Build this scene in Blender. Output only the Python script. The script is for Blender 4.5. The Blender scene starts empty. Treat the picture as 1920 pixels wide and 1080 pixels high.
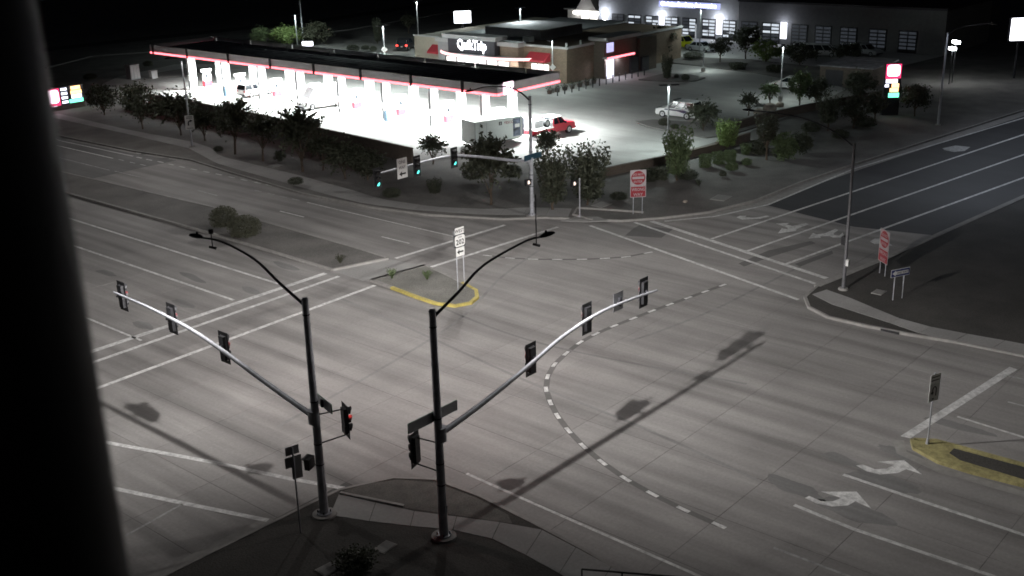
import bpy, math, random
import numpy as np
from mathutils import Vector, Matrix
random.seed(7); rng = np.random.default_rng(11)
S = bpy.context.scene; C = S.collection
R_ = math.radians

# ------------------------------------------------------------------ camera, sky, exposure
CAM_H, F_PX, PITCH, ROLL, YAW = 23.5, 2100.0, R_(19.5), R_(-1.5), R_(48.95)
_f = np.array([0, math.cos(PITCH), -math.sin(PITCH)]); _s = np.array([1., 0, 0]); _u = np.cross(_s, _f)
_s2 = math.cos(ROLL)*_s + math.sin(ROLL)*_u; _u2 = -math.sin(ROLL)*_s + math.cos(ROLL)*_u
_rot = np.array([[math.cos(YAW), math.sin(YAW), 0], [-math.sin(YAW), math.cos(YAW), 0], [0, 0, 1]])
SV, UV, FV = _rot@_s2, _rot@_u2, _rot@_f
cam = bpy.data.objects.new('camera', bpy.data.cameras.new('camera')); C.objects.link(cam)
m = Matrix.Identity(4)
for i in range(3):
    m[i][0], m[i][1], m[i][2] = SV[i], UV[i], -FV[i]
m.translation = (0, 0, CAM_H); cam.matrix_world = m
cam.data.sensor_width = 36; cam.data.lens = 36*F_PX/1920; cam.data.clip_start = .05; cam.data.clip_end = 6000
cam.data.dof.use_dof = True; cam.data.dof.focus_distance = 70; cam.data.dof.aperture_fstop = 4.2
S.camera = cam
wd = bpy.data.worlds.new('World'); S.world = wd; wd.use_nodes = True
nt = wd.node_tree; bg = nt.nodes['Background']; sky = nt.nodes.new('ShaderNodeTexSky')
sky.sky_type = 'NISHITA'; sky.sun_disc = False; sky.sun_elevation = R_(-4); sky.sun_rotation = R_(200)
nt.links.new(sky.outputs[0], bg.inputs[0]); bg.inputs[1].default_value = 0.15
S.view_settings.view_transform = 'Standard'; S.view_settings.look = 'None'
S.view_settings.exposure = 0; S.view_settings.gamma = 1
S.cycles.use_denoising = True; S.cycles.max_bounces = 5; S.cycles.sample_clamp_indirect = 20
S.cycles.filter_width = 1.7
LAMP = dict(street=3900, far=1350, canopy=3700, lot=1400)

# ------------------------------------------------------------------ helpers
def ray(px, py):
    return ((px-960)/F_PX)*SV - ((py-540)/F_PX)*UV + FV
def G(px, py, z=0.):                       # a sight line met with the level z
    d = ray(px, py); k = (z-CAM_H)/d[2]; return (float(d[0]*k), float(d[1]*k))
def GL(pts, z=0.): return [G(a, b, z) for a, b in pts]

class MB:
    def __init__(s): s.v = []; s.f = []
    def add(s, v, f):
        o = len(s.v); s.v += [tuple(map(float, p)) for p in v]; s.f += [tuple(i+o for i in q) for q in f]; return s
    def box(s, c, d, rz=0., top=1., ry=0.):
        x, y, z = d[0]/2, d[1]/2, d[2]/2
        P = [(-x,-y,-z),(x,-y,-z),(x,y,-z),(-x,y,-z),(-x*top,-y*top,z),(x*top,-y*top,z),(x*top,y*top,z),(-x*top,y*top,z)]
        if ry: P = [(a*math.cos(ry)+e*math.sin(ry), b, -a*math.sin(ry)+e*math.cos(ry)) for a, b, e in P]
        ca, sa = math.cos(rz), math.sin(rz)
        return s.add([(c[0]+a*ca-b*sa, c[1]+a*sa+b*ca, c[2]+e) for a, b, e in P],
                     [(0,3,2,1),(4,5,6,7),(0,1,5,4),(1,2,6,5),(2,3,7,6),(3,0,4,7)])
    def prism(s, poly, z0, z1, bottom=False):
        ar = sum(poly[i][0]*poly[(i+1)%len(poly)][1]-poly[(i+1)%len(poly)][0]*poly[i][1] for i in range(len(poly)))
        if ar < 0: poly = poly[::-1]
        n = len(poly); v = [(a, b, z1) for a, b in poly]+[(a, b, z0) for a, b in poly]
        f = [tuple(range(n))]+[(i, n+i, n+(i+1)%n, (i+1)%n) for i in range(n)]
        if bottom: f.append(tuple(range(2*n-1, n-1, -1)))
        return s.add(v, f)
    def sheet(s, poly, z):
        ar = sum(poly[i][0]*poly[(i+1)%len(poly)][1]-poly[(i+1)%len(poly)][0]*poly[i][1] for i in range(len(poly)))
        if ar < 0: poly = poly[::-1]
        return s.add([(a, b, z) for a, b in poly], [tuple(range(len(poly)))])
    def tube(s, pts, rad, n=10, cap=True):
        pts = [Vector(p) for p in pts]; k = len(pts)
        if not hasattr(rad, '__len__'): rad = [rad]*k
        v = []; ref = Vector((0, 0, 1))
        for i, p in enumerate(pts):
            t = (pts[min(i+1, k-1)]-pts[max(i-1, 0)]).normalized()
            r0 = ref if abs(t.dot(ref)) < .95 else Vector((1, 0, 0))
            a = t.cross(r0).normalized(); b = t.cross(a)
            for j in range(n):
                q = 2*math.pi*j/n; v.append(p+(a*math.cos(q)+b*math.sin(q))*rad[i])
        f = [(i*n+j, i*n+(j+1)%n, (i+1)*n+(j+1)%n, (i+1)*n+j) for i in range(k-1) for j in range(n)]
        if cap: f += [tuple(range(n-1, -1, -1)), tuple(range((k-1)*n, k*n))]
        return s.add(v, f)
    def line(s, pts, w, z):                # a painted band of even width along a polyline
        L = []; Rr = []; n = len(pts)
        for i in range(n):
            a = Vector(pts[max(i-1, 0)]); b = Vector(pts[min(i+1, n-1)]); t = (b-a).normalized(); q = Vector((-t.y, t.x))*w/2
            p = Vector(pts[i]); L.append((p+q)); Rr.append((p-q))
        v = [(p.x, p.y, z) for p in L]+[(p.x, p.y, z) for p in Rr]
        return s.add(v, [(n+i, n+i+1, i+1, i) for i in range(n-1)])
    def strip(s, pts, w, z0, z1, side=0.):  # a raised kerb along a polyline
        L = []; Rr = []; n = len(pts)
        for i in range(n):
            a = Vector(pts[max(i-1, 0)]); b = Vector(pts[min(i+1, n-1)]); t = (b-a).normalized(); q = Vector((-t.y, t.x))
            p = Vector(pts[i])+q*side*w; L.append(p+q*w/2); Rr.append(p-q*w/2)
        v = []
        for l, r in zip(L, Rr): v += [(l.x, l.y, z0), (l.x, l.y, z1), (r.x, r.y, z1), (r.x, r.y, z0)]
        f = [(4*i+j, 4*i+j+1, 4*i+j+5, 4*i+j+4) for i in range(n-1) for j in range(3)]
        f += [(0, 3, 2, 1), (4*n-4, 4*n-3, 4*n-2, 4*n-1)]
        return s.add(v, f)
    def disc(s, c, nrm, r, n=14, sx=1.):
        nrm = Vector(nrm).normalized(); ref = Vector((0, 0, 1)) if abs(nrm.z) < .9 else Vector((1, 0, 0))
        a = ref.cross(nrm).normalized(); b = nrm.cross(a); c = Vector(c)
        return s.add([c+(a*math.cos(2*math.pi*j/n)*sx+b*math.sin(2*math.pi*j/n))*r for j in range(n)], [tuple(range(n))])
    def poly3(s, pts, y):                   # a flat shape on a sign face (x, z) at depth y
        return s.add([(a, y, b) for a, b in pts], [tuple(range(len(pts)))])
    def text(s, t, cx, cz, h, y, wmax=None, bold=1.):
        V, Fc, w = text_geo(t); k = h; kx = h*bold
        if wmax and w*kx > wmax: kx = wmax/w
        return s.add([(cx+(a-w/2)*kx, y, cz+(b-.36)*k) for a, b in V], Fc)
    def mesh(s, name):
        me = bpy.data.meshes.new(name); me.from_pydata(s.v, [], s.f); me.update(); return me
    def build(s, name, mat, parent=None, smooth=0, kind=None):
        return obj(name, s.mesh(name), mat, parent, smooth, kind)
def obj(name, me, mat, parent=None, smooth=0, kind=None):
    if mat is not None and not me.materials: me.materials.append(mat)
    if smooth:
        me.shade_smooth(); me.set_sharp_from_angle(angle=R_(smooth))
    o = bpy.data.objects.new(name, me); C.objects.link(o)
    if parent: o.parent = parent
    if kind: o['kind'] = kind
    return o
_tx = {}
def text_geo(t):
    if t not in _tx:
        cu = bpy.data.curves.new('t', 'FONT'); cu.body = t; cu.size = 1; cu.resolution_u = 2; cu.offset = .015
        o = bpy.data.objects.new('t', cu); C.objects.link(o)
        dg = bpy.context.evaluated_depsgraph_get(); me = bpy.data.meshes.new_from_object(o.evaluated_get(dg))
        V = [(v.co.x, v.co.y) for v in me.vertices]; Fc = [tuple(p.vertices) for p in me.polygons]
        x0 = min(a for a, b in V); V = [(a-x0, b) for a, b in V]; w = max(a for a, b in V)
        bpy.data.objects.remove(o); bpy.data.meshes.remove(me); bpy.data.curves.remove(cu); _tx[t] = (V, Fc, w)
    return _tx[t]
def tag(o, label, cat, group=None):
    o['label'] = label; o['category'] = cat
    if group: o['group'] = group
    return o
def thing(name, label, cat, loc=(0, 0, 0), rz=0., group=None):
    o = bpy.data.objects.new(name, None); C.objects.link(o); o.empty_display_size = .2
    o.location = loc; o.rotation_euler = (0, 0, rz); return tag(o, label, cat, group)
def copy_tree(o, parent=None):
    c = o.copy(); C.objects.link(c)
    if parent: c.parent = parent
    for ch in list(o.children):
        if ch.name not in _done: copy_tree(ch, c)
    return c
_done = set()
def lamp(name, kind, loc, power, col, parent=None, rot=(0, 0, 0), **kw):
    l = bpy.data.lights.new(name, kind); l.energy = power; l.color = col
    for k, v in kw.items(): setattr(l, k, v)
    o = bpy.data.objects.new(name, l); C.objects.link(o); o.location = loc; o.rotation_euler = rot
    if parent: o.parent = parent
    return o

# ------------------------------------------------------------------ materials
def nodes(name):
    mt = bpy.data.materials.new(name); mt.use_nodes = True; t = mt.node_tree
    return mt, t, t.nodes['Principled BSDF']
def N(t, kind, **kw):
    n = t.nodes.new(kind)
    for k, v in kw.items():
        if k in n.inputs.keys(): n.inputs[k].default_value = v
        else: setattr(n, k, v)
    return n
def noise(t, vec, scale, detail=3., rough=.55, mp=None):
    if mp:
        mm = N(t, 'ShaderNodeMapping'); mm.inputs['Scale'].default_value = mp; t.links.new(vec, mm.inputs['Vector']); vec = mm.outputs[0]
    n = N(t, 'ShaderNodeTexNoise', Scale=scale, Detail=detail, Roughness=rough); t.links.new(vec, n.inputs['Vector']); return n.outputs['Fac']
def maprange(t, v, a, b, c, d):
    n = N(t, 'ShaderNodeMapRange'); t.links.new(v, n.inputs[0])
    for i, q in zip((1, 2, 3, 4), (a, b, c, d)): n.inputs[i].default_value = q
    return n.outputs[0]
def mul(t, a, b):
    n = N(t, 'ShaderNodeMath', operation='MULTIPLY')
    for i, q in enumerate((a, b)):
        if isinstance(q, (int, float)): n.inputs[i].default_value = q
        else: t.links.new(q, n.inputs[i])
    return n.outputs[0]
def tint(t, fac, col):                      # col scaled by a factor
    n = N(t, 'ShaderNodeMix', data_type='RGBA', blend_type='MULTIPLY'); n.inputs[0].default_value = 1
    n.inputs[6].default_value = (*col, 1); cc = N(t, 'ShaderNodeCombineColor')
    for i in range(3): t.links.new(fac, cc.inputs[i])
    t.links.new(cc.outputs[0], n.inputs[7]); return n.outputs[2]
def bump(t, bs, h, st, dist=.02):
    b = N(t, 'ShaderNodeBump'); b.inputs['Strength'].default_value = st; b.inputs['Distance'].default_value = dist
    t.links.new(h, b.inputs['Height']); t.links.new(b.outputs[0], bs.inputs['Normal'])
def M(name, col, rough=.6, metal=0., var=.18, scale=6., bmp=0.):
    mt, t, bs = nodes(name); pos = N(t, 'ShaderNodeNewGeometry').outputs['Position']
    n = noise(t, pos, scale, 4); f = maprange(t, n, .3, .7, 1-var, 1+var)
    n2 = noise(t, pos, scale*.13, 2); f = mul(t, f, maprange(t, n2, .3, .7, 1-var*.7, 1+var*.7))
    t.links.new(tint(t, f, col), bs.inputs['Base Color']); bs.inputs['Roughness'].default_value = rough; bs.inputs['Metallic'].default_value = metal
    if bmp: bump(t, bs, n, bmp)
    return mt
def EM(name, col, st, base=(.02, .02, .02)):
    mt, t, bs = nodes(name); bs.inputs['Base Color'].default_value = (*base, 1)
    pos = N(t, 'ShaderNodeNewGeometry').outputs['Position']
    f = mul(t, maprange(t, noise(t, pos, 3.), .3, .7, .9, 1.1), st)
    bs.inputs['Emission Color'].default_value = (*col, 1); t.links.new(f, bs.inputs['Emission Strength']); return mt
def road_mat(name, col, tracks=.26, slab=.07, fine=.10, wheel=0.):
    mt, t, bs = nodes(name); pos = N(t, 'ShaderNodeNewGeometry').outputs['Position']
    f = maprange(t, noise(t, pos, 7., 5, .65), .3, .7, 1-fine, 1+fine)
    f = mul(t, f, maprange(t, noise(t, pos, .22, 4), .3, .7, .86, 1.12))
    f = mul(t, f, maprange(t, noise(t, pos, 1., 4, .62, (.46, .03, 1)), .45, .66, 1.04, 1-tracks))
    f = mul(t, f, maprange(t, noise(t, pos, 1., 3, .6, (1.3, .07, 1)), .48, .75, 1., 1-tracks*.8))
    if wheel:                                   # polished and blackened wheel paths along the lanes
        sx = N(t, 'ShaderNodeSeparateXYZ'); t.links.new(pos, sx.inputs[0]); wv = N(t, 'ShaderNodeMath', operation='SINE')
        ph = N(t, 'ShaderNodeMath', operation='MULTIPLY_ADD'); ph.inputs[1].default_value = 2*math.pi/1.83; ph.inputs[2].default_value = .6
        wob = N(t, 'ShaderNodeMath', operation='MULTIPLY_ADD'); t.links.new(noise(t, pos, 1., 2, .5, (.1, .05, 1)), wob.inputs[0]); wob.inputs[1].default_value = 1.6; t.links.new(sx.outputs[0], wob.inputs[2])
        t.links.new(wob.outputs[0], ph.inputs[0]); t.links.new(ph.outputs[0], wv.inputs[0])
        msk = maprange(t, noise(t, pos, 1., 3, .55, (.12, .035, 1)), .38, .62, 0, wheel); k2 = mul(t, maprange(t, wv.outputs[0], -.2, 1., 0, 1), msk)
        inv = N(t, 'ShaderNodeMath', operation='SUBTRACT'); inv.inputs[0].default_value = 1.; t.links.new(k2, inv.inputs[1]); f = mul(t, f, inv.outputs[0])
    oi = N(t, 'ShaderNodeObjectInfo'); f = mul(t, f, maprange(t, oi.outputs['Random'], 0, 1, 1-slab/2, 1+slab/2))
    sp = maprange(t, noise(t, pos, 34., 2), .68, .74, 1., .6); f = mul(t, f, sp)
    t.links.new(tint(t, f, col), bs.inputs['Base Color']); bs.inputs['Roughness'].default_value = .85
    bump(t, bs, noise(t, pos, 60., 3), .25, .004); return mt
def paint_mat(name, col, wear=.45):
    mt, t, bs = nodes(name); pos = N(t, 'ShaderNodeNewGeometry').outputs['Position']
    n = noise(t, pos, 3.2, 8, .72); n2 = noise(t, pos, .5, 3); f = mul(t, maprange(t, n, .36, .60, 1-wear, 1.03), maprange(t, n2, .3, .7, .75, 1.1))
    t.links.new(tint(t, f, col), bs.inputs['Base Color']); bs.inputs['Roughness'].default_value = .7; return mt
def gravel_mat(name, col):
    mt, t, bs = nodes(name); pos = N(t, 'ShaderNodeNewGeometry').outputs['Position']
    vo = N(t, 'ShaderNodeTexVoronoi', Scale=14.); t.links.new(pos, vo.inputs['Vector'])
    f = maprange(t, vo.outputs['Distance'], 0, .8, 1.15, .75)
    f = mul(t, f, maprange(t, noise(t, pos, 18., 4), .3, .7, .82, 1.18)); f = mul(t, f, maprange(t, noise(t, pos, .35, 4), .3, .7, .72, 1.25))
    t.links.new(tint(t, f, col), bs.inputs['Base Color']); bs.inputs['Roughness'].default_value = .95
    bump(t, bs, vo.outputs['Distance'], .4, .02); return mt
def brick_mat(name, c1, c2):
    mt, t, bs = nodes(name); g = N(t, 'ShaderNodeNewGeometry'); sx = N(t, 'ShaderNodeSeparateXYZ'); t.links.new(g.outputs['Position'], sx.inputs[0])
    ad = N(t, 'ShaderNodeMath', operation='ADD'); t.links.new(sx.outputs[0], ad.inputs[0]); t.links.new(sx.outputs[1], ad.inputs[1])
    cx = N(t, 'ShaderNodeCombineXYZ'); t.links.new(ad.outputs[0], cx.inputs[0]); t.links.new(sx.outputs[2], cx.inputs[1])
    b = N(t, 'ShaderNodeTexBrick'); b.inputs['Scale'].default_value = 1.; b.inputs['Brick Width'].default_value = .4; b.inputs['Row Height'].default_value = .2
    b.inputs['Mortar Size'].default_value = .012
    b.inputs['Color1'].default_value = (*c1, 1); b.inputs['Color2'].default_value = (*c2, 1); b.inputs['Mortar'].default_value = (.12, .11, .1, 1)
    t.links.new(cx.outputs[0], b.inputs['Vector']); t.links.new(b.outputs[0], bs.inputs['Base Color']); bs.inputs['Roughness'].default_value = .9
    bump(t, bs, b.outputs['Fac'], -.4, .01); return mt
def leaf_mat(name, c1, c2):
    mt, t, bs = nodes(name); pos = N(t, 'ShaderNodeNewGeometry').outputs['Position']
    n = noise(t, pos, 2.6, 4, .7); mx = N(t, 'ShaderNodeMix', data_type='RGBA'); t.links.new(maprange(t, n, .35, .65, 0, 1), mx.inputs[0])
    mx.inputs[6].default_value = (*c1, 1); mx.inputs[7].default_value = (*c2, 1)
    t.links.new(mx.outputs[2], bs.inputs['Base Color']); bs.inputs['Roughness'].default_value = .65
    tr = N(t, 'ShaderNodeBsdfTranslucent'); t.links.new(mx.outputs[2], tr.inputs[0]); ms = N(t, 'ShaderNodeMixShader'); ms.inputs[0].default_value = .25
    t.links.new(bs.outputs[0], ms.inputs[1]); t.links.new(tr.outputs[0], ms.inputs[2]); t.links.new(ms.outputs[0], t.nodes['Material Output'].inputs[0]); return mt

m_conc = road_mat('road_concrete', (.318, .305, .294), .24, wheel=.27); m_joint = M('joint_sealant', (.12, .117, .112), .9)
m_asph = road_mat('asphalt', (.044, .0445, .047), .12); m_asph2 = road_mat('aged_asphalt', (.17, .168, .165), .2); m_lot = road_mat('lot_concrete', (.34, .335, .32), .10, .1)
m_ghost = road_mat('ground_off_marking', (.15, .145, .14), .1); m_walk = road_mat('walk_concrete', (.32, .315, .305), .05, .14)
m_kerb = M('kerb_concrete', (.30, .29, .275), .85, var=.15, scale=3); m_yel = paint_mat('yellow_kerb_paint', (.47, .42, .19), .45)
m_white = paint_mat('road_paint', (.80, .795, .78), .42); m_faint = paint_mat('worn_road_paint', (.52, .515, .51), .5)
m_gravel = gravel_mat('decomposed_granite', (.165, .158, .148)); m_dirt = gravel_mat('bare_dirt', (.062, .058, .052))
m_steel = M('galvanised_steel', (.40, .41, .44), .5, .22, .2, 5); m_dark = M('dark_metal', (.035, .035, .04), .5, .3)
m_black = M('black_signal_plastic', (.018, .018, .02), .55); m_alu = M('aluminium_sign_back', (.38, .39, .4), .45, .6, .08)
m_sw = M('white_sheeting', (.72, .72, .70), .5, var=.05); m_sr = M('red_sheeting', (.26, .02, .03), .5, var=.06); m_sf = M('aged_white_sheeting', (.36, .33, .34), .5, var=.06); m_sk = M('black_sheeting', (.015, .015, .015), .5)
m_sg = M('green_sheeting', (.02, .16, .08), .5, var=.05)
m_red = EM('red_signal_light', (1, .07, .06), 130); m_green = EM('green_signal_light', (.13, 1., .88), 1.9); m_hand = EM('hand_symbol_light', (1, .8, .68), 1.7)
m_lens = M('unlit_lens', (.03, .028, .026), .25); m_led = EM('lamp_diffuser', (1., .96, .86), 30)
m_glow = EM('street_lens', (1., .97, .92), 4); m_redled = EM('red_light_band', (1., .16, .19), 4.2); m_fixture = EM('canopy_fixture', (.95, 1., 1.), 40)
m_fascia = M('fascia_panel', (.74, .72, .75), .4, .3, .06, 1.); m_roofd = M('dark_membrane', (.26, .25, .27), .9, var=.4, scale=1.2)
m_colw = M('column_cladding', (.7, .7, .7), .6, var=.06); m_bricks = brick_mat('split_face_block', (.25, .185, .13), (.20, .15, .105)); m_stucco = M('cream_stucco', (.46, .42, .34), .9, var=.08)
m_brickd = brick_mat('brown_block', (.12, .095, .075), (.095, .075, .06)); m_grey = M('grey_stucco', (.36, .37, .38), .9, var=.08, scale=2); m_trim = M('pale_trim', (.5, .5, .5), .7, var=.06)
m_glass = M('dark_glass', (.015, .018, .022), .08, 0., .1); m_lit = EM('lit_window', (.82, .90, 1.), .8); m_litw = EM('lit_shop_window', (1., .95, .92), 3.)
m_dim = EM('dim_window', (.7, .8, 1.), .035); m_signw = EM('sign_letters_white', (.92, .94, 1.), 9.); m_signb = EM('sign_letters_blue', (.62, .68, 1.), 9.)
m_tyre = M('tyre_rubber', (.018, .018, .018), .85); m_rim = M('wheel_rim', (.45, .45, .46), .35, .8); m_tail = EM('tail_lamp', (1, .05, .04), 6); m_tailoff = M('tail_lens', (.25, .01, .012), .3)
m_headl = M('headlamp_lens', (.6, .6, .62), .15); m_awn = M('red_awning', (.55, .05, .07), .7, var=.08); m_wood = M('bark', (.10, .075, .055), .95, var=.3, bmp=.3)
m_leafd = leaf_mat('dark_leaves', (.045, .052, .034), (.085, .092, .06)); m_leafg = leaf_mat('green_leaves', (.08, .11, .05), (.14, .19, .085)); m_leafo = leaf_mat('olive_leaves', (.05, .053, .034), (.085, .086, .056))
m_leafl = leaf_mat('bright_leaves', (.13, .19, .06), (.24, .32, .11)); m_rock = M('landscape_rock', (.30, .26, .22), .9, var=.3, scale=2)  # leaf green raised to put the lot lamps' light into its colour
m_box = M('utility_lid', (.22, .215, .205), .85, var=.12)
m_pink = EM('sign_panel_pink', (1., .78, .93), 4.); m_rede = EM('sign_panel_red', (1., .05, .18), 1.4); m_oran = EM('price_orange', (1., .55, .25), 3.2); m_gre = EM('price_green', (.18, 1., .62), 2.6); m_whi = EM('price_white', (.85, .85, 1.), 3.)
def car_paint(name, col, metal=.1): return M(name, col, .28, metal, .05, 2.)

# ------------------------------------------------------------------ ground, roads, corners
g = MB().sheet([(-2500, -2500), (2500, -2500), (2500, 2500), (-2500, 2500)], -.06).build('ground', m_dirt); g['kind'] = 'structure'
road = MB().sheet([(-40, -60), (66.9, -60), (66.9, 26), (78, 26), (78, 47), (66.9, 47), (66.9, 420), (-40, 420)], -.014).build('road', m_conc); road['kind'] = 'structure'
XE = [12.4, 16.1, 19.7, 23.4, 27.05, 30.7, 34.35, 38., 41.65, 45.3, 49.1, 52.9, 56.3, 59.9, 63.5, 67.1, 70.8, 74.5, 78.]
YE = [5.6+4.6*i for i in range(17)]
fill = MB().sheet([(12.4, YE[0]), (66.85, YE[0]), (66.85, 26.1), (77.9, 26.1), (77.9, 46.9), (66.85, 46.9), (66.85, YE[-1]), (12.4, YE[-1])], -.010).build('joint_filler', m_joint, road)
slabs = {}; ns = 0
for i in range(len(XE)-1):
    for j in range(len(YE)-1):
        cx, cy = (XE[i]+XE[i+1])/2, (YE[j]+YE[j+1])/2
        if (cx < 26.5 and cy < 31) or (cx > 67 and not 26 < cy < 46) or (cx > 59 and (cy < 24 or cy > 56)) or (cx < 22 and cy > 56): continue
        k = round(XE[i+1]-XE[i], 3)
        if k not in slabs: slabs[k] = MB().box((0, 0, -.006), (k-.018, 4.582, .012)).mesh('slab')
        o = obj('slab', slabs[k], m_conc, road); o.location = (cx, cy, 0); ns += 1
far_lane = MB().sheet([(49.2, 93.3), (59.5, 93.3), (60, 420), (49.2, 420)], .002).build('asphalt_paving', m_asph2, road)
ramp = MB().sheet([(76.8, 41.3), (74.9, 32.3), (76.3, 26.3), (90, 25.), (330, -9), (330, 7.5), (126, 36.4), (92.6, 40.4), (84, 41.2)], .003).build('ramp_road', m_asph); ramp['kind'] = 'structure'

def corner(name, poly, kerbs, mat, z=.13):
    o = MB().prism(poly, -.055, z).build(name, mat); o['kind'] = 'structure'
    for pts, mt, w in kerbs: MB().strip(pts, w, -.05, .15).build('kerb', mt, o)
    return o
def gutter(pts, w, par): MB().line(pts, w, .0045).build('gutter', m_kerb, par)
# gas-station corner
fc = [(58, 420), (58, 112), (58.4, 100), (59.4, 92), (58.5, 84.5), (57.4, 73), (57.8, 65), (58.9, 59.7), (61.4, 54.2), (63.6, 51.8), (65.0, 49.0), (66.2, 46.6), (68.6, 44.6), (72, 42.6), (77, 41.4), (84, 41.2), (92.6, 40.4), (126, 36.4), (330, 7.5)]
corner_far = corner('station_corner', fc+[(420, 7), (420, 420)], [(fc, m_kerb, .18)], m_gravel)
gutter([(p[0]-.32, p[1]-.1) for p in fc[1:9]], .42, road); MB().line([(66.6, 45.2), (71.6, 41.9), (77, 40.75), (84, 40.6), (92.5, 39.7), (126, 35.7), (330, 6.6)], 1.1, .007).build('gutter', m_kerb, ramp)
# ramp / right corner
rc = [(58.2, -80), (58.0, 0), (57.8, 15.1), (57.6, 18.4), (57.1, 21), (56.9, 23.5), (56.9, 25.6), (57.7, 27.2), (59.1, 28.15), (61.3, 28.45), (68.5, 27.45), (73.2, 26.9), (90, 25.1), (330, -9.3)]
corner_right = corner('ramp_corner', rc+[(420, -20), (420, -80)], [(rc[:10], m_kerb, .18), (rc[9:], m_kerb, .45)], m_dirt)
# near corner (the camera pole stands here)
nc = [(-60, 33.2), (18.3, 33.05), (24.6, 32.85), (26.3, 32.75), (28.4, 31.7), (29.4, 30.2), (29.55, 27.8), (29.3, 24.7), (29., 21.9), (28.7, 20.), (28.5, 0), (28.5, -80)]
corner_near = corner('near_corner', nc+[(-60, -80)], [(nc, m_kerb, .16)], m_dirt)
MB().sheet([(26.35, 32.55), (27.3, 32.2), (28.4, 31.45), (29.2, 30.), (29.35, 27.8), (29.15, 25.9), (28.75, 25.35), (27.6, 28.05), (27., 29.5)], .1345).build('island_gravel', M('fine_gravel', (.12, .115, .105), .95, var=.25, scale=14.), corner_near)
gutter([(-20, 33.62), (18.3, 33.45), (23.2, 33.35)], .5, road)
# median and its nose
medf = [(49.4, 54.2), (49.7, 59.3), (50.2, 75.6), (49.4, 96), (48.8, 420)]; medn = [(45.5, 55.4), (45.75, 69.2), (45.6, 89.4), (45.4, 420)]
med = corner('median', medn+medf[::-1], [(medn, m_kerb, .2), (medf, m_kerb, .2), ([(45.5, 55.4), (49.4, 54.2)], m_kerb, .2)], m_gravel)
MB().sheet([(45.3, 52.2), (49.9, 51.4), (49.5, 54.1), (45.5, 55.3)], .008).build('median_crossing', m_walk, road)
np_ = [(45.6, 51.7), (49.75, 51.), (49.4, 49.2), (48.7, 46.6), (48.15, 44.9), (47.3, 44.05), (46.3, 43.7), (45.4, 44.1), (45.0, 45.3), (45.1, 47.), (45.4, 49.6)]
nose = corner('median_nose', np_, [(np_[:4], m_kerb, .26), ([np_[10], np_[0]], m_kerb, .26), ([np_[0], np_[1]], m_kerb, .26), (np_[3:], paint_mat('bright_kerb_paint', (.60, .50, .14), .3), .24)], gravel_mat('pale_granite', (.22, .215, .195)))
# right median with yellow nose
rm = [(45.15, 15.9), (44.5, 15.55), (43.95, 14.3), (43.9, 13.), (44.1, 10.8), (44.2, -80), (45.9, -80), (45.75, 11.3), (45.65, 15.1)]
rmed = corner('right_median', rm, [(rm[:6], m_yel, .3), (rm[6:]+rm[:1], m_yel, .22)], m_yel, .135)
MB().sheet([(44.45, 13.6), (44.8, 14.2), (45.35, 14.2), (45.5, 11.), (45.5, -80), (44.5, -80), (44.4, 11.)], .1395).build('dirt_infill', m_dirt, rmed)
gutter([(44.9, 16.5), (43.85, 15.9), (43.35, 14.), (43.45, 10.8), (43.6, -60)], .5, road)

def resample(pts, n):
    P = [Vector(p) for p in pts]; d = [0]
    for a, b in zip(P, P[1:]): d.append(d[-1]+(b-a).length)
    out = []
    for i in range(n+1):
        t = d[-1]*i/n; k = max(j for j in range(len(d)-1) if d[j] <= t+1e-9); u = (t-d[k])/(d[k+1]-d[k]); out.append(P[k].lerp(P[k+1], u))
    return out
def slab_walk(name, A, B, n, z, par=None, thick=.16):
    root = MB().sheet([tuple(p) for p in resample(A, n)]+[tuple(p) for p in resample(B, n)][::-1], z-.018).build(name, m_joint, par)
    if not par: root['kind'] = 'structure'
    a, b = resample(A, n), resample(B, n)
    for i in range(n):
        q = [a[i], a[i+1], b[i+1], b[i]]; c = sum(q, Vector((0, 0)))/4
        MB().prism([tuple(c+(p-c)*.985) for p in q], z-.03, z+random.uniform(-.004, .004)).build('paving_slab', m_walk, root)
    return root
slab_walk('sidewalk', [(64.6, 126.4), (64.0, 110.5), (64.3, 98.7), (63.6, 94.5), (61.9, 90.9), (61.3, 78.4), (60.5, 70.1), (59.9, 66.3), (60.6, 61.0), (62.8, 56.6), (65.2, 54.3), (66.6, 51.6)],
          [(62.9, 126.4), (62.6, 107.4), (62.2, 96.5), (61.2, 93.), (59.8, 88.5), (58.8, 77.6), (58.2, 70.), (58.1, 66.3), (59.1, 61.5), (61.2, 56.2), (63.3, 53.0), (64.6, 50.4)], 44, .143)
slab_walk('near_sidewalk', [(24.7, 31.5), (25.7, 29.1), (26.8, 27.2), (27.4, 25.9), (27.45, 24.3), (27.2, 21.8), (26.9, 19), (26.8, 8)],
          [(26.05, 32.5), (26.9, 29.3), (27.5, 28.), (28.6, 25.6), (29.15, 24.5), (28.9, 21.9), (28.6, 19.5), (28.4, 8)], 14, .145)
slab_walk('ramp_sidewalk', [(61.0, 27.7), (60.4, 25.7), (59.0, 22.5), (58.7, 20.), (59.3, 15.5), (59.5, 5)], [(59.7, 28.0), (58.7, 26.1), (58.2, 23.3), (57.3, 20.), (57.6, 15.5), (57.8, 5)], 12, .145)
MB().box((57.05, 22.2, .05), (.32, 1.5, .16)).build('drain_inlet', m_black, corner_right)
MB().strip([(26.1, 32.45), (27.0, 29.6)], .14, .1, .22).build('ramp_kerb', m_kerb, corner_near)
MB().strip([(64.9, 48.4), (65.2, 50.4), (66.9, 51.3), (68.8, 46.4)], .16, .1, .26).build('ramp_kerb', m_kerb, corner_far)
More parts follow.
